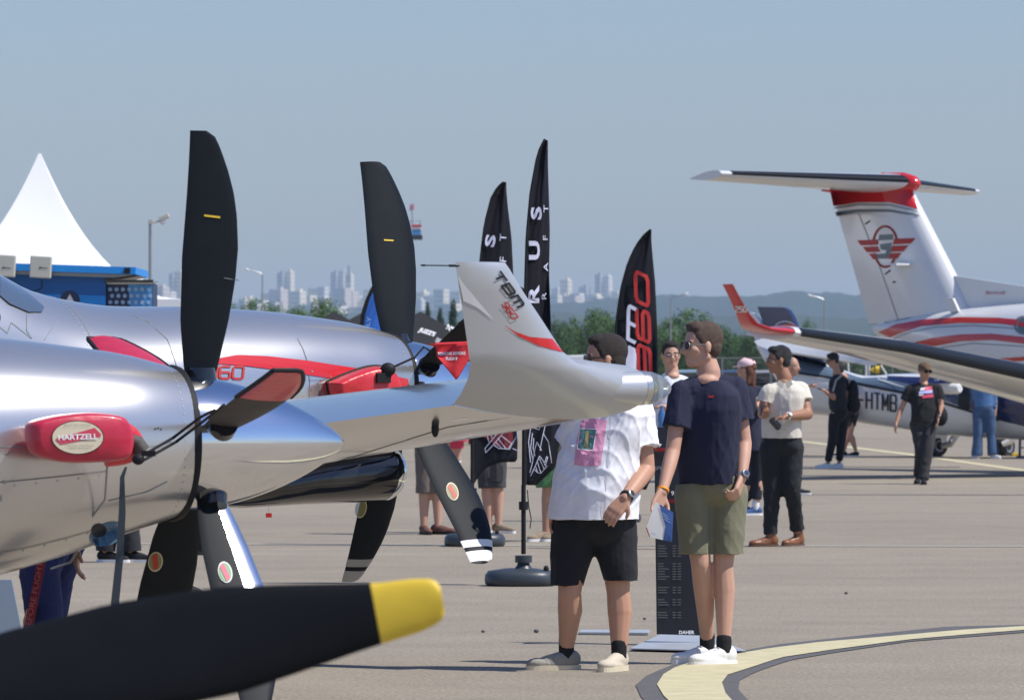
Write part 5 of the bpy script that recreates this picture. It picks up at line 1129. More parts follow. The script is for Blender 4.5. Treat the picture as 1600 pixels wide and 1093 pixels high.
def remesh(mb, vox, sm, name, m, parent, fold=0, foldseed=0, angle=180, keep_hi=False, folds=None):
    me = bpy.data.meshes.new('r'); me.from_pydata(mb.v, [], mb.f)
    bm = bmesh.new(); bm.from_mesh(me); bmesh.ops.recalc_face_normals(bm, faces=bm.faces); bm.to_mesh(me); bm.free()
    o = bpy.data.objects.new('r', me); COL.objects.link(o)
    r = o.modifiers.new('r', 'REMESH'); r.mode = 'VOXEL'; r.voxel_size = vox
    if sm: s_ = o.modifiers.new('s', 'SMOOTH'); s_.factor = .5; s_.iterations = sm
    dg = bpy.context.evaluated_depsgraph_get(); m2 = bpy.data.meshes.new_from_object(o.evaluated_get(dg)); bpy.data.objects.remove(o)
    if fold:
        n = len(m2.vertices); co = np.empty(n * 3); m2.vertices.foreach_get('co', co); co = co.reshape(-1, 3); no = np.empty(n * 3); m2.vertices.foreach_get('normal', no); no = no.reshape(-1, 3)
        rs = np.random.RandomState(foldseed); d = np.zeros(n)
        for k in range(9):
            w = rs.normal(size=3) * np.array([13, 13, 9]) * (1 + k * .14); wob = rs.normal(size=3) * 7
            ph = co @ w + 1.2 * np.sin(co @ wob + rs.rand() * 6) + rs.rand() * 6
            s_ = np.sin(ph); d += (1 - np.abs(s_)) ** 2 * (1 / (1 + .25 * k)) - .33
        z = co[:, 2]; zz = (z - z.min()) / (z.max() - z.min() + 1e-6)
        gate = .35 + .65 * (np.sin(co @ (rs.normal(size=3) * 5) + 1) * .5 + .5); co += no * (d * fold * .5 * gate)[:, None]; m2.vertices.foreach_set('co', co.reshape(-1))
    m2.materials.clear(); m2.materials.append(M[m] if isinstance(m, str) else m)
    return finish(m2, name, parent, smooth=True, angle=angle)
def hand(mb, w, d, palm, L=.19, curl=.5, spread=.12, thumb_side=1):
    """w wrist, d finger direction, palm = direction the palm faces"""
    d = Vector(d).normalized(); palm = (Vector(palm) - d * Vector(palm).dot(d)).normalized(); s = d.cross(palm); k = L / .19
    for q in (-.026, -.009, .009, .026): mb.cap(w + s * q * .7 * k, w + d * .085 * k + s * q * 1.25 * k, .017 * k, .0135 * k, 8)
    for i, (q, ln) in enumerate([(-.033, .062), (-.011, .075), (.011, .080), (.033, .070)]):
        p = w + d * .088 * k + s * q * k; a = curl * .45; dr = (d + s * (q * spread * 8)).normalized()
        for j, f in enumerate((.45, .32, .23)):
            dd = (dr * math.cos(a) + palm * math.sin(a)).normalized(); p2 = p + dd * ln * f * k; mb.cap(p, p2, (.0098 - .0008 * j) * k, (.0090 - .0009 * j) * k, 8); p = p2; a += curl * .75
    t0 = w + d * .022 * k + s * thumb_side * .028 * k; t1 = t0 + (d * .6 + s * thumb_side * .65 + palm * .35).normalized() * .042 * k; t2 = t1 + (d * .85 + s * thumb_side * .15 + palm * .4).normalized() * .030 * k
    mb.cap(t0, t1, .015 * k, .0115 * k, 8); mb.cap(t1, t2, .0115 * k, .0095 * k, 8)
def head_axes(yaw, tilt=0, roll=0):
    a = R(yaw); t = R(tilt); f = Vector((math.cos(a) * math.cos(t), math.sin(a) * math.cos(t), math.sin(t))); l = Vector((-math.sin(a), math.cos(a), 0)); u = f.cross(l)
    return f, l, u
def person(label, D, spec, group=None):
    s = D / F; g = spec.get('g', gz(D)); H = spec['head']; q = max(1.0, D / 34)
    def J(p, dd=0):
        if len(p) == 3: dd = p[2]
        return ipt(p[0], p[1], D + dd)
    hc = J(H[:2], H[3] if len(H) > 3 else 0); k = spec.get('hk', 1.0); f, l, u = head_axes(H[2], spec.get('tilt', 0)); X = (f, l, u)
    P = lambda x, y, z: hc + (f * x + l * y + u * z) * k
    by = R(spec.get('body', H[2])); bf = Vector((math.cos(by), math.sin(by), 0)); br = Vector((math.sin(by), -math.cos(by), 0))
    nb = J(spec['neck']); shA, shB = J(spec['sh'][0]), J(spec['sh'][1]); hpA, hpB = J(spec['hip'][0]), J(spec['hip'][1])
    foot = J(spec['leg'][0][2]) ; root = empty('person', Vector(((spec['hip'][0][0] + spec['hip'][1][0]) / 2 * s - 800 * s, D, g)), label, 'person', group)
    sk = spec['skin']; mb = MB()
    # head
    mb.ell(P(-.012, 0, .035), (.098 * k, .076 * k, .088 * k), X, 20, 14); mb.ell(P(.022, 0, -.018), (.068 * k, .061 * k, .088 * k), X, 20, 14); mb.ell(P(.045, 0, -.082), (.040 * k, .040 * k, .030 * k), X)
    mb.cap(P(-.01, .052, -.055), P(.045, .022, -.092), .022 * k, .018 * k); mb.cap(P(-.01, -.052, -.055), P(.045, -.022, -.092), .022 * k, .018 * k)
    mb.ell(P(.070, 0, .022), (.020 * k, .052 * k, .013 * k), X); mb.cap(P(.084, 0, .012), P(.110, 0, -.026), .009 * k, .012 * k, 10); mb.ell(P(.098, 0, -.032), (.014 * k, .018 * k, .009 * k), X)
    mb.ell(P(.082, 0, -.053), (.010 * k, .024 * k, .007 * k), X); mb.ell(P(.080, 0, -.066), (.010 * k, .020 * k, .007 * k), X)
    for e_ in (-1, 1): mb.ell(P(.052, .038 * e_, -.022), (.030 * k, .028 * k, .030 * k), X); mb.ell(P(-.006, .078 * e_, -.006), (.019 * k, .010 * k, .032 * k), X)
    nr = spec.get('neckr', .056); mb.cap(P(-.02, 0, -.06), nb + Vector((0, 0, .02)), nr * .98, nr * 1.08, 16)
    mb.cap(nb, nb + Vector((0, 0, -.08)), nr * 1.08, nr * 1.0, 16); mb.ell(nb + bf * .022 + Vector((0, 0, -.022)), (.066, .066, .040))
    # torso core
    hm_ = (hpA + hpB) / 2; sm_ = (shA + shB) / 2; W = spec.get('w', 1.0); DP = spec.get('dep', 1.0); cw = (shA - shB).length
    def torso(mb_, grow, z0, z1, tab, flare=0):
        """tab rows (t from hip 0 to neck 1, half width, half depth, forward shift)"""
        rings = []
        for i in range(22):
            t = i / 21; z = z0 + (z1 - z0) * t; tt = (z - hm_.z) / (nb.z - hm_.z); w_, d_, o_ = lerp(tab, tt); c = hm_.lerp(nb, tt); c.z = z
            if tt > .55: c2 = Vector((sm_.x * .6 + nb.x * .4, sm_.y * .6 + nb.y * .4, z)); c = c.lerp(c2, min(1, (tt - .55) / .25)) if tt < .93 else nb.lerp(c2, max(0, (1 - tt) / .07)) ; c.z = z
            w_ = w_ * W + grow; d_ = d_ * DP + grow; rings.append([c + bf * (o_ * DP) + br * (math.copysign(abs(math.cos(a)) ** .85, math.cos(a)) * w_) + bf * (math.copysign(abs(math.sin(a)) ** .85, math.sin(a)) * d_) for a in [2 * math.pi * j / 28 for j in range(28)]])
        mb_.rings(rings)
    tab = spec.get('tab', [(-.2, .165, .115, 0), (0, .17, .12, 0), (.25, .155, .115, .01), (.5, .165, .118, .012), (.72, .17, .11, .005), (.84, .14, .09, -.005), (.92, .08, .065, -.01), (1, .055, .052, -.012)])
    torso(mb, -.02, hm_.z + .02, nb.z - .03, tab)
    for sh in (shA, shB): mb.cap(nb + Vector((0, 0, -.09)), sh + Vector((0, 0, -.012)), .040, .040)
    arms = []
    for i, a in enumerate(spec['arm']):
        sh = (shA, shB)[i]; el = J(a[0]); wr = J(a[1]); fd = Vector(a[2]); pl = Vector(a[3]); ak = spec.get('armk', 1.0)
        mb.cap(sh.lerp(el, .08), el, .047 * ak, .040 * ak); mb.cap(el, el.lerp(wr, .35), .041 * ak, .040 * ak); mb.cap(el.lerp(wr, .35), wr, .040 * ak, .026 * ak); hand(mb, wr, fd, pl, curl=a[4] if len(a) > 4 else .5, thumb_side=a[5] if len(a) > 5 else 1)
        arms.append((sh, el, wr))
    legs = []
    for i, L_ in enumerate(spec['leg']):
        hp, kn, an = (hpA, hpB)[i], J(L_[0]), J(L_[1]); lk = spec.get('legk', 1.0)
        mb.cap(hp, kn, .082 * lk, .054 * lk); cb = kn.lerp(an, .32) - bf * .012; mb.cap(kn, cb, .054 * lk, .058 * lk); mb.cap(cb, an, .057 * lk, .034 * lk)
        td = Vector((*L_[3][:2], 0)).normalized(); mb.cap(an, Vector((an.x, an.y, g + .05)) , .034, .036); mb.cap(Vector((an.x, an.y, g + .045)) - td * .02, Vector((an.x, an.y, g + .035)) + td * .12, .032, .025)
        legs.append((hp, kn, an, td))
    remesh(mb, .0065 * q, 3, 'body', sk, root)
    # hair
    hs = spec.get('hair')
    if hs:
        hm2, style = hs; b = MB()
        b.ell(P(-.022, 0, .046), (.102 * k, .086 * k, .091 * k), X, 20, 14)
        if style != 'long': b.ell(P(-.046, 0, .000), (.066 * k, .081 * k, .074 * k), X)
        if style in ('short', 'quiff', 'long'):
            b.ell(P(.026, 0, .094), (.060 * k, .064 * k, .038 * k), X)
        if style == 'quiff': b.ell(P(.034, .0, .108), (.054 * k, .054 * k, .026 * k), X)
        if style == 'full': b.ell(P(.030, 0, .092), (.066 * k, .070 * k, .038 * k), X)
        if style == 'bald': b = MB(); b.ell(P(-.055, 0, .02), (.056 * k, .08 * k, .062 * k), X); b.ell(P(-.02, 0, .055), (.09 * k, .083 * k, .070 * k), X)
        for e_ in (-1, 1): b.ell(P(.004, .072 * e_, .034), (.030 * k, .011 * k, .040 * k), X)
        if style == 'long':
            b.ell(P(-.06, 0, -.01), (.055 * k, .078 * k, .10 * k), X); b.cap(P(-.075, 0, -.04), P(-.085, 0, -.19), .055 * k, .035 * k); b.cap(P(-.06, .03, -.04), P(-.05, .05, -.15), .035 * k, .025 * k)
        remesh(b, .005 * q, 1, 'hair', hm2, root, fold=.0035, foldseed=3)
    # face bits
    if spec.get('face', True):
        for e_ in (-1, 1):
            if not spec.get('glasses', '').startswith('sun'):
                b = MB(); b.ell(P(.083, .031 * e_, .004), (.006 * k, .013 * k, .006 * k), X, 10, 6); b.build('eye', 'white', root); b = MB(); b.ell(P(.088, .031 * e_, .004), (.003 * k, .006 * k, .0055 * k), X, 8, 6); b.build('iris', 'blackprint', root)
            b = MB(); b.cap(P(.086, .016 * e_, .025), P(.076, .050 * e_, .024), .0045 * k, .003 * k, 6); b.build('eyebrow', hs[0] if hs else HB, root)
        b = MB(); b.ell(P(.0905, 0, -.059), (.004 * k, .019 * k, .0035 * k), X, 12, 6); b.build('mouth', mat('lip', (.30, .10, .08), .5), root)
    gl = spec.get('glasses')
    if gl:
        e2 = MB(); fm = 'black_gloss'
        for e_ in (-1, 1):
            b = MB(); c = P(.097, .034 * e_, .004); r_ = ellpts(0, 0, .027 * k, (.021 if gl != 'clear' else .018) * k, 16)
            if gl == 'sunbox': r_ = [(-.029 * k, .016 * k), (.029 * k, .017 * k), (.027 * k, -.014 * k), (.015 * k, -.020 * k), (-.015 * k, -.019 * k), (-.027 * k, -.010 * k)]
            pts = [c + l * a + u * (-bb_ if gl != 'sunbox' else bb_) - f * (abs(a * e_ + .0) * .25) for a, bb_ in r_]
            if gl != 'clear': b.prism(pts, f * .004 * k); b.build('lens', 'dark_lens', root, smooth=False)
            e2.tube(pts + pts[:1], .0022 * k if gl != 'sunbox' else .004 * k, 6)
            e2.tube([P(.090, .060 * e_, .008), P(.04, .078 * e_, .010), P(-.01, .082 * e_, .008), P(-.025, .080 * e_, -.012)], (.0018 if gl != 'sunbox' else .0042) * k, 6)
        e2.tube([P(.100, -.010, .010), P(.100, .010, .010)], .0025 * k, 6); e2.build('glasses_frame', 'metal' if gl == 'sun' else fm, root)
    if 'cap' in spec:
        cm = spec['cap']; b = MB(); b.ell(P(-.012, 0, .058), (.108 * k, .090 * k, .075 * k), X, 20, 14); b.cap(P(.06, -.04, .035), P(.145, -.025, .028), .013 * k, .008 * k); b.cap(P(.06, .04, .035), P(.145, .025, .028), .013 * k, .008 * k); b.cap(P(.06, 0, .04), P(.155, 0, .03), .013 * k, .008 * k)
        remesh(b, .006 * q, 3, 'cap', cm, root)
        if spec.get('capgap'): b = MB(); b.ell(P(-.115, 0, .018), (.012 * k, .032 * k, .020 * k), X); b.build('cap_opening', spec['hair'][0], root)
    # top
    tm = spec.get('top')
    if tm:
        hem = J((0, tm['hem'])).z; b = MB(); t2 = tm.get('tab', [(-.45, .200, .155, 0), (-.2, .19, .145, 0), (0, .185, .14, 0), (.25, .18, .14, .012), (.5, .185, .135, .014), (.72, .195, .13, .005), (.86, .18, .112, -.005), (.94, .125, .090, -.008), (1, .078, .074, -.008)])
        torso(b, tm.get('grow', 0), hem, nb.z - tm.get('nz', .015), t2)
        for i, (sh, el, wr) in enumerate(arms):
            sl = tm.get('sleeve', .62); b.cap(nb + Vector((0, 0, -.045)), sh.lerp(nb, .35) + Vector((0, 0, -.012)), .068, .066); b.cap(sh.lerp(nb, .35) + Vector((0, 0, -.012)), sh, .066, .060); d_ = (el - sh)
            if sl <= 1:
                p1 = sh + d_ * sl; ax = d_.normalized(); o_ = ax.orthogonal().normalized(); o2 = ax.cross(o_); r0, r1 = tm.get('sr', (.066, .074))
                b.rings([[c + (o_ * math.cos(a) + o2 * math.sin(a)) * r for a in [2 * math.pi * j / 18 for j in range(18)]] for c, r in [(sh - ax * .03, r0 * .8), (sh, r0), (sh.lerp(p1, .5), (r0 + r1) / 2), (p1, r1)]]); b.ell(sh, (r0 * .98,) * 3)
            else: b.cap(sh, el, .062, .052); b.cap(el, el.lerp(wr, .93), .052, .042)
        to = remesh(b, .007 * q, 2, tm.get('name', 'tshirt'), tm['m'], root, fold=tm.get('fold', .010), foldseed=tm.get('seed', 1)); spec['_top'] = to
    bt = spec.get('bottom')
    if bt:
        b = MB(); wz = hm_.z + bt.get('rise', .10); rings = []
        for i in range(8):
            t = i / 7; c = hm_ + Vector((0, 0, bt.get('rise', .10) - t * (bt.get('rise', .10) + .09))); w_, d_ = (.172 + .012 * t - (0, 0, 0, 0, .004, .02, .05, .10)[i]) * W, (.128 - (0, 0, 0, .004, .014, .034, .066, .10)[i]) * DP
            rings.append([c + br * math.copysign(abs(math.cos(a)) ** .85, math.cos(a)) * w_ + bf * math.copysign(abs(math.sin(a)) ** .85, math.sin(a)) * d_ for a in [2 * math.pi * j / 28 for j in range(28)]])
        b.rings(rings)
        for i, (hp, kn, an, td) in enumerate(legs):
            r0, r1, r2 = bt.get('r', (.105, .088, .07)); 
            def ring(c, ax, r): o_ = (br - ax * br.dot(ax)).normalized(); o2 = ax.cross(o_); return [c + (o_ * math.cos(a) + o2 * math.sin(a)) * r for a in [2 * math.pi * j / 20 for j in range(20)]]
            hemz = J((0, bt['hem'][i])).z
            if hemz > kn.z - .02: kn = kn + br * (.028 if (kn - hm_).dot(br) > (legs[1 - i][1] - hm_).dot(br) else -.028)
            ax = (kn - hp).normalized()
            if hemz > kn.z - .02:
                t = (hp.z - hemz) / (hp.z - kn.z); b.rings([ring(hp + Vector((0, 0, .05)), ax, r0 * .9), ring(hp, ax, r0), ring(hp.lerp(kn, t * .5), ax, (r0 + r1) / 2), ring(hp.lerp(kn, t), Vector((0, 0, -1)), r1)])
            else:
                ax2 = (an - kn).normalized(); t = (kn.z - hemz) / (kn.z - an.z); b.rings([ring(hp + Vector((0, 0, .05)), ax, r0 * .9), ring(hp, ax, r0), ring(hp.lerp(kn, .5), ax, (r0 + r1) / 2), ring(kn, (ax + ax2).normalized(), r1), ring(kn.lerp(an, t * .5), ax2, (r1 + r2) / 2), ring(kn.lerp(an, t), ax2, r2)])
        spec['_bot'] = remesh(b, .0075 * q, 2, bt.get('name', 'shorts'), bt['m'], root, fold=bt.get('fold', .009), foldseed=bt.get('seed', 5))
    for i, (hp, kn, an, td) in enumerate(legs):
        sh_ = spec['shoe'][i] if isinstance(spec['shoe'], (list, tuple)) else spec['shoe']; L2 = spec.get('shoeL', 1.0); side = Vector((-td.y, td.x, 0)); base = Vector((an.x, an.y, g))
        if sh_.get('sock'):
            b = MB(); b.cap(Vector((an.x, an.y, g + .068)), an + Vector((0, 0, sh_.get('sockh', .03))),   .040, .041); b.build('sock', sh_['sock'], root)
        b = MB(); 
        def sp(x, y, z): return base + td * x * L2 + side * y + Vector((0, 0, z))
        b.ell(sp(-.015, 0, .055), (.062, .040, .050), (td, side, Vector((0, 0, 1)))); b.cap(sp(.02, 0, .055), sp(.11, 0, .040), .042, .032); b.ell(sp(.15, 0, .034), (.062, .044, .028), (td, side, Vector((0, 0, 1)))); b.ell(sp(.07, 0, .03), (.115, .042, .026), (td, side, Vector((0, 0, 1))))
        if sh_.get('boot'): b.cap(sp(-.012, 0, .06), an + Vector((0, 0, .03)), .046, .048)
        so = remesh(b, .006 * q, 2, 'shoe', sh_['m'], root)
        b = MB(); pts = []
        for j in range(24):
            a = 2 * math.pi * j / 24; x = .068 + .145 * math.copysign(abs(math.cos(a)) ** .8, math.cos(a)); y = .046 * math.copysign(abs(math.sin(a)) ** .8, math.sin(a)); pts.append(sp(x, y, .0))
        b.prism(pts, (0, 0, .024)); b.build('sole', sh_.get('sole', 'white'), root, smooth=False)
        if sh_.get('laces'):
            b = MB()
            for j in range(4): b.cap(sp(.045 + .022 * j, -.022, .088 - .010 * j), sp(.045 + .022 * j, .022, .088 - .010 * j), .004, .004, 6)
            b.build('laces', 'white', root)
    spec['_root'] = root; spec['_arms'] = arms; return root
def watch(root, el, wr, face, m='metal', r=.030):
    ax = (wr - el).normalized(); c = wr - ax * .015; b = MB(); b.lathe(c - ax * .011, [(r, 0), (r + .004, .004), (r + .004, .018), (r, .022)], ax, 20, cap=False); b.build('watch_strap', m, root)
    f_ = Vector(face); f_ = (f_ - ax * f_.dot(ax)).normalized(); b = MB(); b.lathe(c + f_ * (r + .001), [(.021, 0), (.021, .008), (.017, .011), (.001, .011)], f_, 20); b.build('watch_case', 'metal', root); b = MB(); b.lathe(c + f_ * (r + .0125), [(.015, 0), (.001, .0005)], f_, 16); b.build('watch_face', spec_face, root)
spec_face = M['blackprint']
white_shoe = dict(m=mat('white leather', (.78, .78, .76), .6), sole='white', laces=True)

# navy t-shirt man
navy = dict(head=(1096, 541, -160), hk=1.0, tilt=0, body=-122, neck=(1108, 588), sh=[(1064, 612, -.05), (1150, 606, .04)], hip=[(1084, 770, 0), (1138, 772, .02)],
    arm=[((1051, 705, -.12), (1035, 768, -.26), (-.35, -.35, -.85), (.6, -.6, 0), .55, -1), ((1163, 692, .02), (1159, 747, -.10), (-.30, -.5, -.8), (-.9, .2, 0), 1.25, 1)],
    leg=[((1095, 880, -.04), (1105, 1003, .10), None, (-.9, -.45)), ((1130, 882, -.02), (1131, 1008, -.06), None, (-.85, -.5))], skin=SK1, hair=(HL, 'quiff'), glasses='sun', w=.98, dep=1.0, armk=.98, legk=.98,
    top=dict(m=cloth('navy cotton', (.010, .012, .038), .3), hem=758, sleeve=.62, seed=11, fold=.017, sr=(.070, .082)), bottom=dict(m=cloth('olive cotton', (.185, .180, .115), .3), hem=[867, 867], r=(.108, .088, .09), seed=12),
    shoe=dict(white_shoe, sock=M['black_cloth'], sockh=.03), shoeL=1.0)
for L_ in navy['leg']: pass
def fixleg(sp):
    sp['leg'] = [(a, b_, a, d_) for a, b_, c, d_ in sp['leg']]; return sp
person('man in navy t-shirt and olive shorts standing by the painted line, holding brochures', 29.5, fixleg(navy))
a = navy['_arms'][1]; spec_face = M['navy_paint']; watch(navy['_root'], a[1], a[2], (.5, -1, .1), 'metal')
a = navy['_arms'][0]; ax = (a[2] - a[1]).normalized(); b = MB(); b.lathe(a[2] - ax * .02, [(.030, 0), (.033, .003), (.033, .014), (.030, .017)], ax, 20, cap=False); b.build('wristband', mat('orange wristband', (.80, .30, .02), .6), navy['_root'])
decal_poly('chest_logo', bvh_of(navy['_top']), [(1107, 617), (1110, 618.5), (1114, 617), (1116, 618), (1114, 621), (1109, 621), (1107, 620)], 'redprint', navy['_root'], D0=29, cuts=0, off=.004)
# white shirt man
wsh = cloth('white linen', (.80, .80, .84), .5, 16)
white = dict(head=(944, 562, -172), body=-128, hk=1.03, neck=(952, 604), sh=[(908, 632, -.05), (1000, 628, .02)], hip=[(898, 830, 0), (958, 826, .02)], neckr=.062,
    arm=[((884, 715, .12), (872, 790, .02), (-.3, -.2, -.9), (.8, -.3, 0), .5, 1), ((1010, 734, -.02), (977, 778, -.26), (-.62, -.25, -.74), (.3, .9, -.2), .45, 1)],
    leg=[((890, 925, -.02), (885, 1012, .05), None, (-.97, -.22)), ((966, 925, .0), (967, 1020, -.03), None, (-.45, -.9))], skin=SK2, hair=(HB, 'short'), glasses='sunbox', w=1.12, dep=1.25, armk=1.12, legk=1.12,
    top=dict(name='open_shirt', m=wsh, hem=812, sleeve=.70, seed=21, fold=.020, sr=(.082, .100), grow=.012, tab=[(-.45, .215, .165, 0), (-.2, .210, .16, 0), (0, .205, .16, 0.01), (.25, .195, .16, .02), (.5, .19, .145, .02), (.72, .195, .13, .005), (.86, .18, .112, -.005), (.94, .12, .085, -.008), (1, .082, .075, -.008)]),
    bottom=dict(m=cloth('black cotton', (.008, .009, .013), .25), hem=[916, 908], r=(.128, .092, .09), seed=22),
    shoe=[dict(m='grey_shoe', sole=M['cream'], sock=M['black_cloth'], sockh=.05), dict(m=mat('beige canvas', (.55, .49, .38), .9, var=.1), sole=M['cream'], sock=M['black_cloth'], sockh=.05)])
person('man in open white shirt over pink printed tee, black shorts, hand at his pocket', 28.9, fixleg(white))
a = white['_arms'][1]; spec_face = M['blackprint']; watch(white['_root'], a[1], a[2], (.6, -1, .3), 'black', .033)
bv = bvh_of(white['_top']); rt = white['_root']
decal_poly('pink_print', bv, [(909, 655), (930, 653), (948, 656), (944, 690), (938, 727), (918, 728), (897, 726), (900, 690)], mat('pink print', (.78, .34, .50), .8), rt, D0=28.7, cuts=3, off=.004)
decal_poly('teal_print', bv, [(907, 670), (931, 671), (926, 702), (903, 700)], mat('teal print', (.10, .30, .28), .8), rt, D0=28.7, cuts=2, off=.006)
decal_poly('print_figure', bv, [[(915, 673), (920, 672), (922, 682), (919, 697), (911, 698), (914, 686)], [(908, 697), (923, 698), (922, 701), (907, 700)]], mat('ochre print', (.42, .36, .16), .8), rt, D0=28.7, cuts=0, off=.008)
decal_lines('print_border', bv, [[(906, 669), (932, 670), (927, 703), (902, 701), (906, 669)]], 1.2, 'white', rt, D0=28.7, off=.008)
decal_lines('shirt_placket', bv, [[(953, 642), (953, 690), (947, 750), (943, 808)]], 1.2, mat('grey seam thread', (.55, .55, .60), .9), rt, D0=28.7, off=.004)  # thin grey line down the shirt placket
# polo man
polo = dict(head=(1216, 563, -168), body=-125, hk=1.04, neck=(1226, 594), sh=[(1200, 612, -.05), (1250, 608, .03)], hip=[(1206, 700, 0), (1237, 699, 0)], neckr=.062,
    arm=[((1192, 645, -.05), (1196, 640, -.30), (-.2, -.7, .2), (.8, 0, -.3), .6, 1), ((1262, 647, -.06), (1229, 650, -.30), (-.9, -.3, -.2), (0, -.2, -1), .7, 1)],
    leg=[((1206, 768, 0), (1204, 838, .0), None, (-.9, -.35)), ((1238, 766, -.05), (1247, 835, .15), None, (-.6, -.6))], skin=SK3, hair=(HK, 'full'), glasses='clear', w=1.06, dep=1.1, armk=1.25, legk=1.0,
    top=dict(name='polo_shirt', m=cloth('cream knit', (.64, .60, .52), .3), hem=685, sleeve=.52, seed=31, fold=.016, sr=(.085, .092)), bottom=dict(name='trousers', m=cloth('black twill', (.012, .014, .017), .25), hem=[836, 828], r=(.120, .088, .070), seed=32, fold=.014),
    shoe=dict(m=mat('brown leather', (.22, .085, .035), .4), sole=mat('dark sole', (.10, .05, .03), .7), boot=True))
person('man in cream polo shirt and black trousers with brown boots, holding a dark bottle', 50.9, fixleg(polo))
spec_face = M['white']; a = polo['_arms'][1]; watch(polo['_root'], a[1], a[2], (.1, -1, .3), 'white', .033)
b = MB()
for s1 in (-1, 1): b.prism([ipt(1226 + s1 * x, y, 50.65) for x, y in [(1, 598), (9, 593), (13, 600), (4, 607)]], (0, .02, 0))
b.build('collar', polo['top']['m'], polo['_root'], smooth=False)
D = 50.55; b = MB(); c = ipt(1210, 660, D); ax = (ipt(1218, 669, D) - c).normalized(); b.lathe(c - ax * .05, [(.020, 0), (.034, .01), (.034, .10), (.030, .115), (.012, .125)], ax, 18); tag(b.build('bottle', 'black_gloss'), 'small black bottle held in the right hand of the polo shirt man', 'bottle')
b = MB(); b.box(ipt(1189, 641, 50.5), (.012, .06, .09)); tag(b.build('phone', 'navyprint', smooth=False), 'phone held up between the navy shirt man and the polo shirt man', 'phone')
# woman in pink cap
pink = dict(head=(1165, 577, 155), body=150, hk=1.0, neck=(1168, 600), sh=[(1152, 612, 0), (1186, 612, .05)], hip=[(1163, 690, 0), (1184, 690, 0)],
    arm=[((1150, 640, .1), (1152, 660, .2), (0, .5, -.8), (1, 0, 0)), ((1192, 636, .05), (1187, 640, -.2), (-.3, -.3, .6), (1, 0, 0))], leg=[((1166, 745, 0), (1164, 792, .1), None, (-.9, .1)), ((1184, 743, 0), (1181, 790, 0), None, (-.95, -.15))],
    skin=SK1, hair=(HR, 'long'), cap=cloth('pink cotton', (.78, .56, .58), .1), capgap=True, w=.9, face=False, top=dict(m=cloth('navy knit', (.012, .014, .038)), hem=705, sleeve=.8, seed=41), bottom=dict(name='trousers', m=cloth('navy trousers', (.012, .013, .022)), hem=[782, 780], r=(.105, .075, .065)),
    shoe=dict(m=mat('blue trainer', (.05, .11, .27), .7, var=.3, vscale=30), sole='white', sock=M['white'], sockh=.05))
person('woman in pink cap with auburn hair and dark clothes, mostly behind the polo man', 63, fixleg(pink))
# man with glasses in white tee
gm = dict(head=(1048, 555, -82), body=-70, hk=.98, neck=(1050, 584), sh=[(1030, 604, 0), (1078, 602, 0)], hip=[(1042, 705, 0), (1068, 705, 0)], arm=[((1028, 645, .05), (1044, 638, -.25), (-.6, -.4, .2), (.3, 0, -1), .7), ((1088, 645, .05), (1080, 690, -.05), (0, -.2, -1), (-1, 0, 0))],
    leg=[((1042, 785, 0), (1042, 850, 0), None, (-.2, -1)), ((1068, 785, 0), (1070, 848, 0), None, (.2, -1))], skin=SK1, hair=(HB, 'short'), glasses='clear', top=dict(m=cloth('white cotton', (.70, .71, .76)), hem=715, sleeve=.6, seed=51), bottom=dict(m=cloth('dark shorts', (.03, .03, .035)), hem=[775, 775]), shoe=white_shoe)
person('man with glasses and white t-shirt looking this way, behind the navy shirt man', 50, fixleg(gm))
b = MB(); c = ipt(1034, 657, 49.6); b.lathe(c - Vector((0, 0, .07)), [(.033, 0), (.035, .12), (.015, .17), (.014, .2)], n=16); tag(b.build('water_bottle', mat('blue plastic bottle', (.10, .25, .55), .1, trans=.4)), 'clear blue water bottle held by the man with glasses', 'bottle')
# grey haired man
gr = dict(head=(1237, 573, -30), body=-10, hk=1.08, neck=(1230, 597), sh=[(1216, 612, .1), (1246, 610, -.1)], hip=[(1222, 690, 0), (1242, 690, 0)], arm=[((1238, 640, -.1), (1255, 604, -.1), (1, 0, .1), (0, 0, -1), .5), ((1250, 628, -.1), (1262, 603, -.1), (1, 0, .15), (0, 0, 1), .35)],
    leg=[((1222, 745, 0), (1222, 782, 0), None, (1, -.1)), ((1242, 745, 0), (1242, 782, 0), None, (1, -.1))], skin=SK2, hair=(HG, 'bald'), top=dict(m=cloth('light blue shirt', (.28, .45, .68)), hem=700, sleeve=.6, seed=61), bottom=dict(name='trousers', m=cloth('grey trousers', (.05, .05, .06)), hem=[775, 775]), shoe=dict(m='black'))
person('grey haired man in light blue shirt behind the polo man, reaching out a hand', 74, fixleg(gr))
# backpack man
bk = dict(head=(1301, 563, -172), tilt=-14, body=-165, hk=.98, neck=(1308, 583), sh=[(1300, 597, -.12), (1320, 594, .14)], hip=[(1304, 650, -.08), (1318, 650, .08)], arm=[((1303, 622, -.15), (1287, 609, -.30), (-.9, 0, .2), (0, 0, 1), .5), ((1324, 618, .1), (1292, 610, -.1), (-.9, 0, .2), (0, 0, 1), .5)],
    leg=[((1300, 690, -.05), (1293, 724, 0), None, (-.97, -.2)), ((1314, 690, .05), (1311, 722, .1), None, (-.97, -.2))], skin=SK2, hair=(HK, 'short'), glasses='sunbox', dep=1.05, top=dict(m=cloth('black cotton tee', (.014, .016, .024)), hem=641, sleeve=.7, seed=71), bottom=dict(rise=.17, name='trousers', m=cloth('black trousers', (.010, .010, .013)), hem=[721, 720], r=(.105, .08, .065)), shoe=white_shoe)
person('man in black with a backpack and white shoes, reading a paper by the white aeroplane', 92, fixleg(bk))
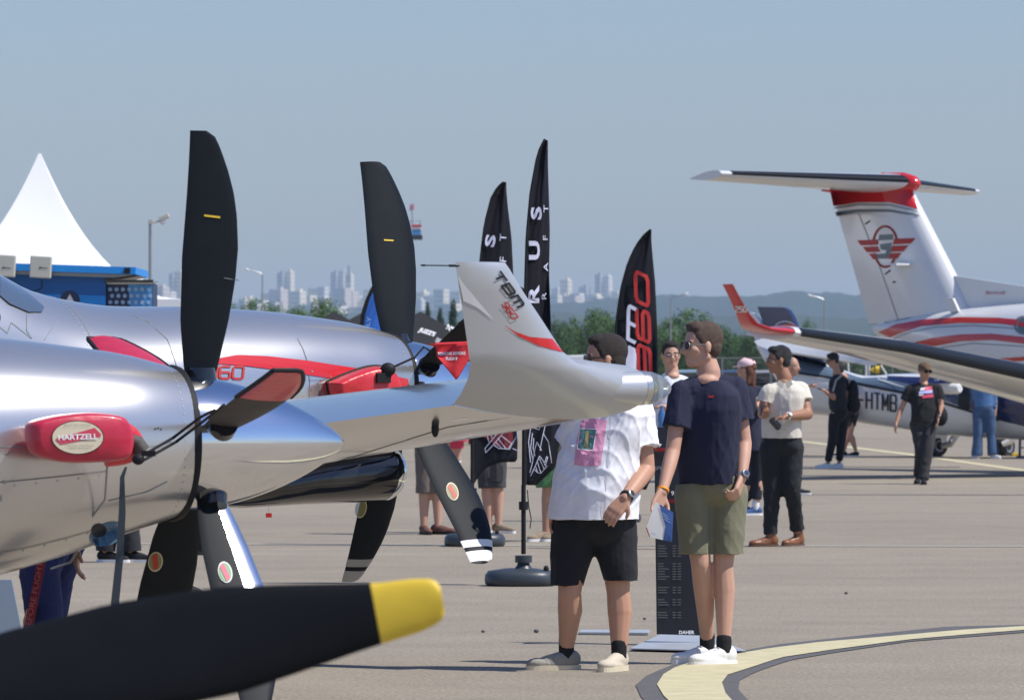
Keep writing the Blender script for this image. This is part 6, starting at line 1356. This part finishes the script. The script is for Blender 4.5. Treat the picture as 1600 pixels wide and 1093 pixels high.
D = 92; b = MB(); b.ell(ipt(1333, 618, D + .1), (.10, .13, .27)); b.ell(ipt(1334, 632, D + .05), (.12, .13, .15)); e = remesh(b, .02, 2, 'backpack', M['black_cloth'], None, fold=.01); tag(e, 'black backpack on the back of the man in black', 'backpack')
b = MB(); b.tube([ipt(1316, 585, D - .16), ipt(1306, 594, D - .2), ipt(1301, 612, D - .2)], .02, 6); tag(b.build('shoulder_strap', 'metal'), 'pale shoulder strap across the man in black', 'strap')
b = MB(); b.box(ipt(1280, 603, D - .3), (.13, .10, .006), (Vector((.93, 0, -.36)), Vector((0, 1, 0)), Vector((.36, 0, .93)))); tag(b.build('paper', 'white', smooth=False), 'white paper passed to the man in black', 'paper')
# person behind in shorts
bh = dict(head=(1310, 577, 170), body=170, neck=(1320, 590), sh=[(1312, 600, 0), (1332, 600, .1)], hip=[(1322, 645, 0), (1334, 645, 0)], arm=[((1316, 625, 0), (1312, 650, 0), (0, 0, -1), (1, 0, 0)), ((1334, 625, 0), (1336, 648, 0), (0, 0, -1), (1, 0, 0))],
    leg=[((1322, 680, 0), (1318, 706, 0), None, (-.9, 0)), ((1328, 678, .0), (1337, 703, 0), None, (-.6, -.3))], skin=SK2, hair=(HB, 'short'), face=False, top=dict(m=cloth('black tee', (.015, .015, .02)), hem=640, sleeve=.6), bottom=dict(m=cloth('black shorts', (.012, .012, .016)), hem=[666, 666]), shoe=dict(m='black'))
person('person in black shorts, only a bare leg showing behind the backpack man', 103.5, fixleg(bh))
# cap man
cp = dict(head=(1445, 580, -62), body=-72, hk=1.0, tilt=-4, neck=(1443, 598), sh=[(1422, 608, 0), (1465, 607, 0)], hip=[(1433, 662, 0), (1454, 661, 0)], arm=[((1408, 638, 0), (1400, 662, -.1), (-.2, -.2, -.9), (.8, 0, -.3), 1.1), ((1471, 633, -.02), (1466, 652, -.12), (-.1, -.3, -.9), (-1, 0, 0), .5)],
    leg=[((1438, 705, -.05), (1434, 742, .2), None, (-.2, -1)), ((1450, 704, -.15), (1443, 750, -.25), None, (-.05, -1))], skin=SK2, glasses='sunbox', hair=(HG, 'bald'), cap=mat('brown camouflage', (.13, .085, .045), .9, var=.6, vscale=30), w=1.08, armk=1.0,
    top=dict(m=cloth('black graphic tee', (.011, .011, .012)), hem=660, sleeve=.62, seed=81, sr=(.075, .085)), bottom=dict(name='trousers', m=cloth('charcoal trousers', (.030, .029, .032)), hem=[742, 749], r=(.115, .085, .078), fold=.014), shoe=dict(m='black', sole='black'))
person('walking man in camouflage cap, sunglasses and black t-shirt with a red and blue print', 80.3, fixleg(cp))
bv = bvh_of(cp['_top']); rt = cp['_root']
decal_poly('print_red', bv, [[(1445, 604), (1456, 603), (1457, 609), (1444, 610)], [(1441, 617), (1458, 615), (1459, 620), (1441, 622)]], 'pinkbadge', rt, D0=80, cuts=1, off=.01)
decal_poly('print_blue', bv, [(1436, 611), (1457, 609), (1457, 613.5), (1436, 615)], mat('light violet print', (.45, .5, .85), .8), rt, D0=80, cuts=1, off=.01)
decal_poly('print_white', bv, [[(1438, 606), (1445, 605), (1444, 609), (1438, 610)], [(1436, 616), (1443, 615.5), (1442, 617), (1436, 618)]], 'white', rt, D0=80, cuts=0, off=.012)
spec_face = M['blackprint']; a = cp['_arms'][1]; watch(rt, a[1], a[2], (0, -1, 0), 'black')
b = MB(); b.tube([ipt(1460, 602, 80.1), ipt(1463, 615, 80.02), ipt(1466, 640, 80.1), ipt(1470, 655, 80.3)], .015, 6); b.ell(ipt(1470, 650, 80.6), (.1, .1, .14)); tag(b.build('shoulder_bag', 'black_cloth'), 'small black bag slung behind the camouflage cap man', 'bag')
# jeans woman
jn = dict(head=(1535, 575, 80), body=85, neck=(1536, 592), sh=[(1522, 604, 0), (1550, 603, 0)], hip=[(1528, 646, 0), (1547, 645, 0)], arm=[((1522, 622, .1), (1528, 612, .25), (.3, .5, .3), (0, 0, 1)), ((1555, 622, 0), (1556, 640, -.02), (0, 0, -1), (-1, 0, 0))],
    leg=[((1528, 682, 0), (1526, 712, 0), None, (-.3, .9)), ((1549, 681, 0), (1552, 711, -.05), None, (.5, -.7))], skin=SK1, hair=(HB, 'long'), face=False, w=.95, top=dict(name='denim_jacket', m=cloth('light denim', (.07, .17, .36), .5), hem=636, sleeve=2), bottom=dict(rise=.16, name='jeans', m=cloth('blue denim', (.05, .10, .20), .4), hem=[712, 711], r=(.110, .092, .112)), shoe=white_shoe)
person('woman in denim jacket and flared blue jeans standing under the long wing', 101.5, fixleg(jn))
# legs behind the flags
def simple_man(label, D, hx, topm, botm, hem, feet, td, hipx, skin=SK2, shoe=None, hems=700, headx=None, headpx=None, knees=None):
    s = D / F; k = 1 / s; g0 = 600 + (CAMZ - gz(D)) * k
    hy = g0 - 1.62 * k; sp = dict(head=(headx or hx, hy, -100 + 0), body=-100, neck=(hx, g0 - 1.47 * k), sh=[(hx - .18 * k, g0 - 1.40 * k, 0), (hx + .18 * k, g0 - 1.40 * k, 0)], hip=[(hipx[0], g0 - .92 * k, 0), (hipx[1], g0 - .92 * k, 0)],
        arm=[((hx - .24 * k, g0 - 1.12 * k, 0), (hx - .1 * k, g0 - 1.10 * k, -.22), (.7, -.2, .2), (0, 0, -1)), ((hx + .24 * k, g0 - 1.12 * k, 0), (hx + .1 * k, g0 - 1.08 * k, -.22), (-.7, -.2, .2), (0, 0, -1))],
        leg=[((knees[0] if knees else (hipx[0] + feet[0]) / 2, g0 - .5 * k, 0), (feet[0], g0 - .09 * k, 0), None, td[0]), ((knees[1] if knees else (hipx[1] + feet[1]) / 2, g0 - .5 * k, 0), (feet[1], g0 - .09 * k, 0), None, td[1])],
        skin=skin, hair=(HB, 'short'), top=dict(m=topm, hem=hems, sleeve=.6, seed=int(hx)), bottom=dict(m=botm, hem=[hem, hem], r=(.11, .092, .09), seed=int(hx) + 1), shoe=shoe or dict(m=mat('tan suede', (.26, .20, .14), .9, var=.3, vscale=40)))
    person(label, D, fixleg(sp)); return sp
simple_man('man in taupe shorts and brown sandals, legs showing between the propeller blades', 55, 672, cloth('brown tee', (.08, .05, .04)), cloth('taupe shorts', (.16, .13, .11)), 771, (662, 684), [(.3, -1), (.9, -.4)], (664, 682), shoe=dict(m=mat('brown sandal leather', (.14, .06, .04), .7), sole='black'), skin=SK1)
cg = simple_man('man in dark grey cargo shorts behind the left black flag', 55.5, 768, cloth('black tee two', (.02, .02, .022)), cloth('grey cargo cloth', (.060, .060, .066), .5), 763, (763, 779), [(-.1, -1), (.7, -.6)], (757, 776), skin=SK1)
decal_poly('cargo_pocket', bvh_of(cg['_bot']), [(765, 726), (786, 727), (786, 752), (766, 751)], cloth('pocket cloth', (.045, .045, .052), .6), cg['_root'], D0=55, cuts=1, off=.015)
gs = simple_man('man in blue shirt and green shorts leaning by the tallest flag', 52.6, 905, cloth('royal blue shirt', (.01, .06, .40)), cloth('green shorts cloth', (.085, .22, .085)), 762, (853, 877), [(-.8, -.55), (-.8, -.5)], (880, 893), knees=(856, 878), hems=691, headx=938)
# half hidden people: legs left of the cowling, shoes, far walkers
lf = dict(head=(190, 672, -60), body=-40, neck=(172, 700), sh=[(150, 715, -.1), (166, 712, .15)], hip=[(92, 800, -.05), (112, 800, .1)], arm=[((120, 790, -.2), (60, 935, -.25), (-.5, -.2, -.8), (.8, 0, 0)), ((150, 790, 0), (120, 850, 0), (0, 0, -1), (1, 0, 0))],
    leg=[((62, 895, -.25), (80, 1060, -.05), None, (.6, -.8)), ((84, 900, .2), (60, 1055, .3), None, (.6, -.8))], skin=SK2, hair=(HB, 'short'), top=dict(m=cloth('navy overall top', (.02, .03, .10)), hem=820, sleeve=2), bottom=dict(name='trousers', m=cloth('navy work cloth', (.020, .030, .12), .5), hem=[1040, 1040], r=(.12, .10, .08)), shoe=dict(m='black'))
person('person in navy work clothes bending down behind the near cowling, trousers showing below it', 25.5, fixleg(lf))
simple_man('person in black trainers standing far behind the near cowling', 46.4, 172, cloth('grey tee', (.1, .1, .1)), cloth('dark trousers', (.02, .02, .025)), 862, (165, 205), [(.9, -.3), (.9, -.3)], (172, 195), shoe=dict(m='black', sole='white'))
simple_man('person in bright pink top seen just under the wing, far away', 98, 711, cloth('pink red tee', (.62, .06, .12)), cloth('pink shorts', (.62, .05, .10)), 701, (709, 717), [(0, -1), (0, -1)], (706, 718), skin=SK1, hems=690)
simple_man('small distant person in orange red top left of the black flag', 118, 741, cloth('orange red tee', (.45, .07, .04)), cloth('red shorts', (.35, .04, .03)), 694, (738, 746), [(0, -1), (0, -1)], (737, 745), hems=675)

# ------------------------------------------------------------------ info stand, plates, brochures
D = 31.6; e = empty('info_stand', ipt(1060, 995, D), 'black information stand with a red rule and grey foot plate behind the navy shirt man', 'display stand')
b = MB(); b.prism([ipt(x, y, D + (990 - y) * .0006) for x, y in [(1022, 667), (1078, 667), (1097, 992), (1026, 990)]], (0, .02, 0)); pn = b.build('panel', 'panel_black', e, smooth=False)
def gpl(px, py, dz=0): 
    p = gp(px, py, dz); return p
b = MB(); b.prism([gpl(1040, 991, .012), gpl(1098, 993, .012), gpl(1166, 1021, .012), gpl(1060, 1019, .012), gpl(984, 1017, .012)], (0, 0, .006)); b.build('foot_plate', 'plate', e, smooth=False)
bv = bvh_of(pn)
decal_poly('red_rule', bv, [[(1022, 700), (1082, 700), (1082, 705), (1023, 705)], [(1024, 779), (1086, 781), (1086, 786), (1024, 784)]], 'redprint', e, D0=D, cuts=0)
decal_text('lettering', bv, 'TBM', 1058, 679, 7, 'white', e, xs=1.2, bold=.03, D0=D, off=.006); decal_text('lettering', bv, 'DAHER', 1073, 987, 5.5, 'white', e, bold=.03, D0=D, off=.006)
decal_text('lettering', bv, 'SPECS', 1034, 731, 6, 'metal', e, xs=1.0, D0=D, off=.006); decal_text('lettering', bv, '960', 1056, 770, 7, 'white', e, D0=D, off=.006)
rr = random.Random(3); ln = []
for y in list(range(852, 870, 4)) + list(range(880, 908, 4)) + list(range(917, 929, 4)) + list(range(936, 946, 4)) + list(range(956, 966, 4)):
    w_ = rr.uniform(8, 18); ln.append([(1028, y), (1028 + w_, y)]); ln.append([(1051, y), (1056, y)]); ln.append([(1059, y), (1064, y)])
decal_lines('small_print', bv, ln, 1.3, mat('dim grey print', (.10, .10, .10), .6), e, D0=D, off=.005)
b = MB(); b.prism([gpl(908, 987, .004), gpl(1016, 987, .004), gpl(1012, 992, .004), gpl(905, 991, .004)], (0, 0, .012)); tag(b.build('floor_plate', 'plate', smooth=False), 'thin grey plate lying flat on the ground behind the white shirt man', 'plate')
D = 29.1; b = MB(); b.prism([ipt(x, y, D) for x, y in [(1024, 783), (1052, 800), (1050, 846), (1013, 838), (1010, 824)]], (0, .004, 0)); br_ = b.build('brochure', 'white', smooth=False); tag(br_, 'white and blue brochures held low in the hand of the navy shirt man', 'brochure')
bv = bvh_of(br_); decal_poly('blue_cover', bv, [(1030, 787), (1052, 800), (1050, 846), (1036, 843), (1040, 822)], mat('blue brochure print', (.05, .12, .36), .5), br_, D0=D, cuts=1, off=.003)
decal_lines('small_print', bv, [[(1034, 800), (1043, 806)], [(1036, 805), (1045, 811)], [(1038, 810), (1047, 816)], [(1018, 832), (1024, 835)]], 1, 'paleprint', br_, D0=D, off=.005)
decal_lines('red_edge', bv, [[(1010, 824), (1015, 838)]], 1.5, 'redbadge', br_, D0=D, off=.005)
for px, py, r_ in [(838, 988, .016), (755, 988, .012), (1322, 928, .013), (1007, 968, .011)]:
    b = MB(); p = gp(px, py); b.ell(p + Vector((0, 0, r_ * .5)), (r_, r_, r_ * .7), n=8, m=6); tag(b.build('stone', 'darkline'), 'small dark bit of debris on the tarmac, ' + {838: 'between flag base and white shirt man', 755: 'left of the tall flag base', 1322: 'on the open ground at the right', 1007: 'beside the info stand'}[px], 'debris')

# ------------------------------------------------------------------ fence, cars, barrier at the far right
D = 190; q = D / F; e = empty('mesh_fence', Vector(((1350 - 800) * q, D, gz(D))), 'long low wire mesh fence behind the aeroplanes on the right', 'fence')
for i, px in enumerate(range(1090, 1700, 38)):
    X = (px - 800) * q; b = MB(); b.tube([(X, D, gz(D)), (X, D, CAMZ + 42 * q)], .03, 6); b.build('post', 'mesh', e)
    b = MB(); X2 = X + 38 * q
    for j in range(1, 9): x = X + (X2 - X) * j / 9; b.tube([(x, D, gz(D)), (x, D, CAMZ + 40 * q)], .006, 4)
    for j in range(7): z = gz(D) + (CAMZ + 40 * q - gz(D)) * (j + .5) / 7; b.tube([(X, D, z), (X2, D, z)], .007, 4)
    b.tube([(X, D, CAMZ + 41 * q), (X2, D, CAMZ + 41 * q)], .014, 5); b.build('mesh_panel', 'mesh', e)
for k, (px, col, lab) in enumerate([(1150, (.06, .13, .26), 'blue car beyond the fence, behind the pink cap'), (1088, (.30, .42, .52), 'pale blue car beyond the fence, behind the man with glasses'), (925, (.72, .72, .72), 'white van beyond the field, left of the white shirt man head'), (1215, (.45, .47, .50), 'silver car beyond the fence, behind the polo man')]):
    D = 205; X = (px - 800) * D / F; g0 = gz(D); ce = empty('car', (X, D, g0), lab, 'car'); van = 'van' in lab; hh = 2.0 if van else 1.45; cm = mat('car paint ' + str(k), col, .3, coat=.5)
    prof = [(-2.1, .35), (-2.15, .75), (-1.6, .92 if not van else 1.9), (-1.0, hh * .97), (.6, hh), (1.2, .98), (2.05, .80), (2.1, .35)]
    b = MB(); b.prism([Vector((X + x, D - .85, g0 + z)) for x, z in prof], (0, 1.7, 0)); b.build('body', cm, ce, smooth=False, bevel=.06)
    b = MB(); b.prism([Vector((X + x, D - .87, g0 + z)) for x, z in [(-1.4, .95), (-.95, hh * .90), (.5, hh * .93), (.98, 1.0)]], (0, 1.74, 0)); b.build('side_window', 'black_gloss', ce, smooth=False)
    b = MB(); b.add([Vector((X + x, D + y, g0 + z)) for x, y, z in [(.68, -.7, hh * .96), (.68, .7, hh * .96), (1.19, .75, 1.03), (1.19, -.75, 1.03)]], [(0, 1, 2, 3)]); b.build('windscreen', 'glass', ce, smooth=False, solid=.03)
    for x in (-1.35, 1.35):
        for y in (-.85, .85): b = MB(); b.lathe((X + x, D + y - .1, g0 + .33), [(.2, 0), (.33, .02), (.33, .18), (.2, .2)], Vector((0, 1, 0)), 20); b.build('wheel', 'tyre', ce)
D = 150; q = D / F
b = MB(); b.tube([ipt(1368, 577, D), ipt(1374, 577, D)], [.10, .10], 10); b.tube([ipt(1360, 578, D), ipt(1366, 577.5, D)], [.03, .08], 8); e = empty('wind_sensor', ipt(1358, 640, D), 'thin white posts with a yellow pod seen through the gap above the registration letters', 'post')
b.build('yellow_pod', 'yellow', e)
for x0, y0, x1, y1 in [(1353, 566, 1353, 600), (1358, 566, 1358, 600), (1376, 570, 1389, 591), (1325, 565, 1327, 598)]:
    b = MB(); b.tube([ipt(x0, y0, D), ipt(x1, y1, D), ipt(x1, 625, D)], .025, 6); b.build('strut', 'white_paint', e)
# white barriers far behind the winglet
D = 160; e = empty('barrier', ipt(925, 608, D), 'white slatted barrier far behind, left of the white shirt man face', 'barrier')
for i in range(9): b = MB(); p = ipt(895 + i * 5.5, 565, D); b.box((p.x, D, (p.z + gz(D)) / 2), (.035, .02, p.z - gz(D))); b.build('slat', 'white', e, smooth=False)
b = MB(); a_, c_ = ipt(893, 562, D), ipt(943, 562, D); b.box((a_ + c_) / 2, (c_.x - a_.x, .05, .1)); b.build('rail', 'white', e, smooth=False)
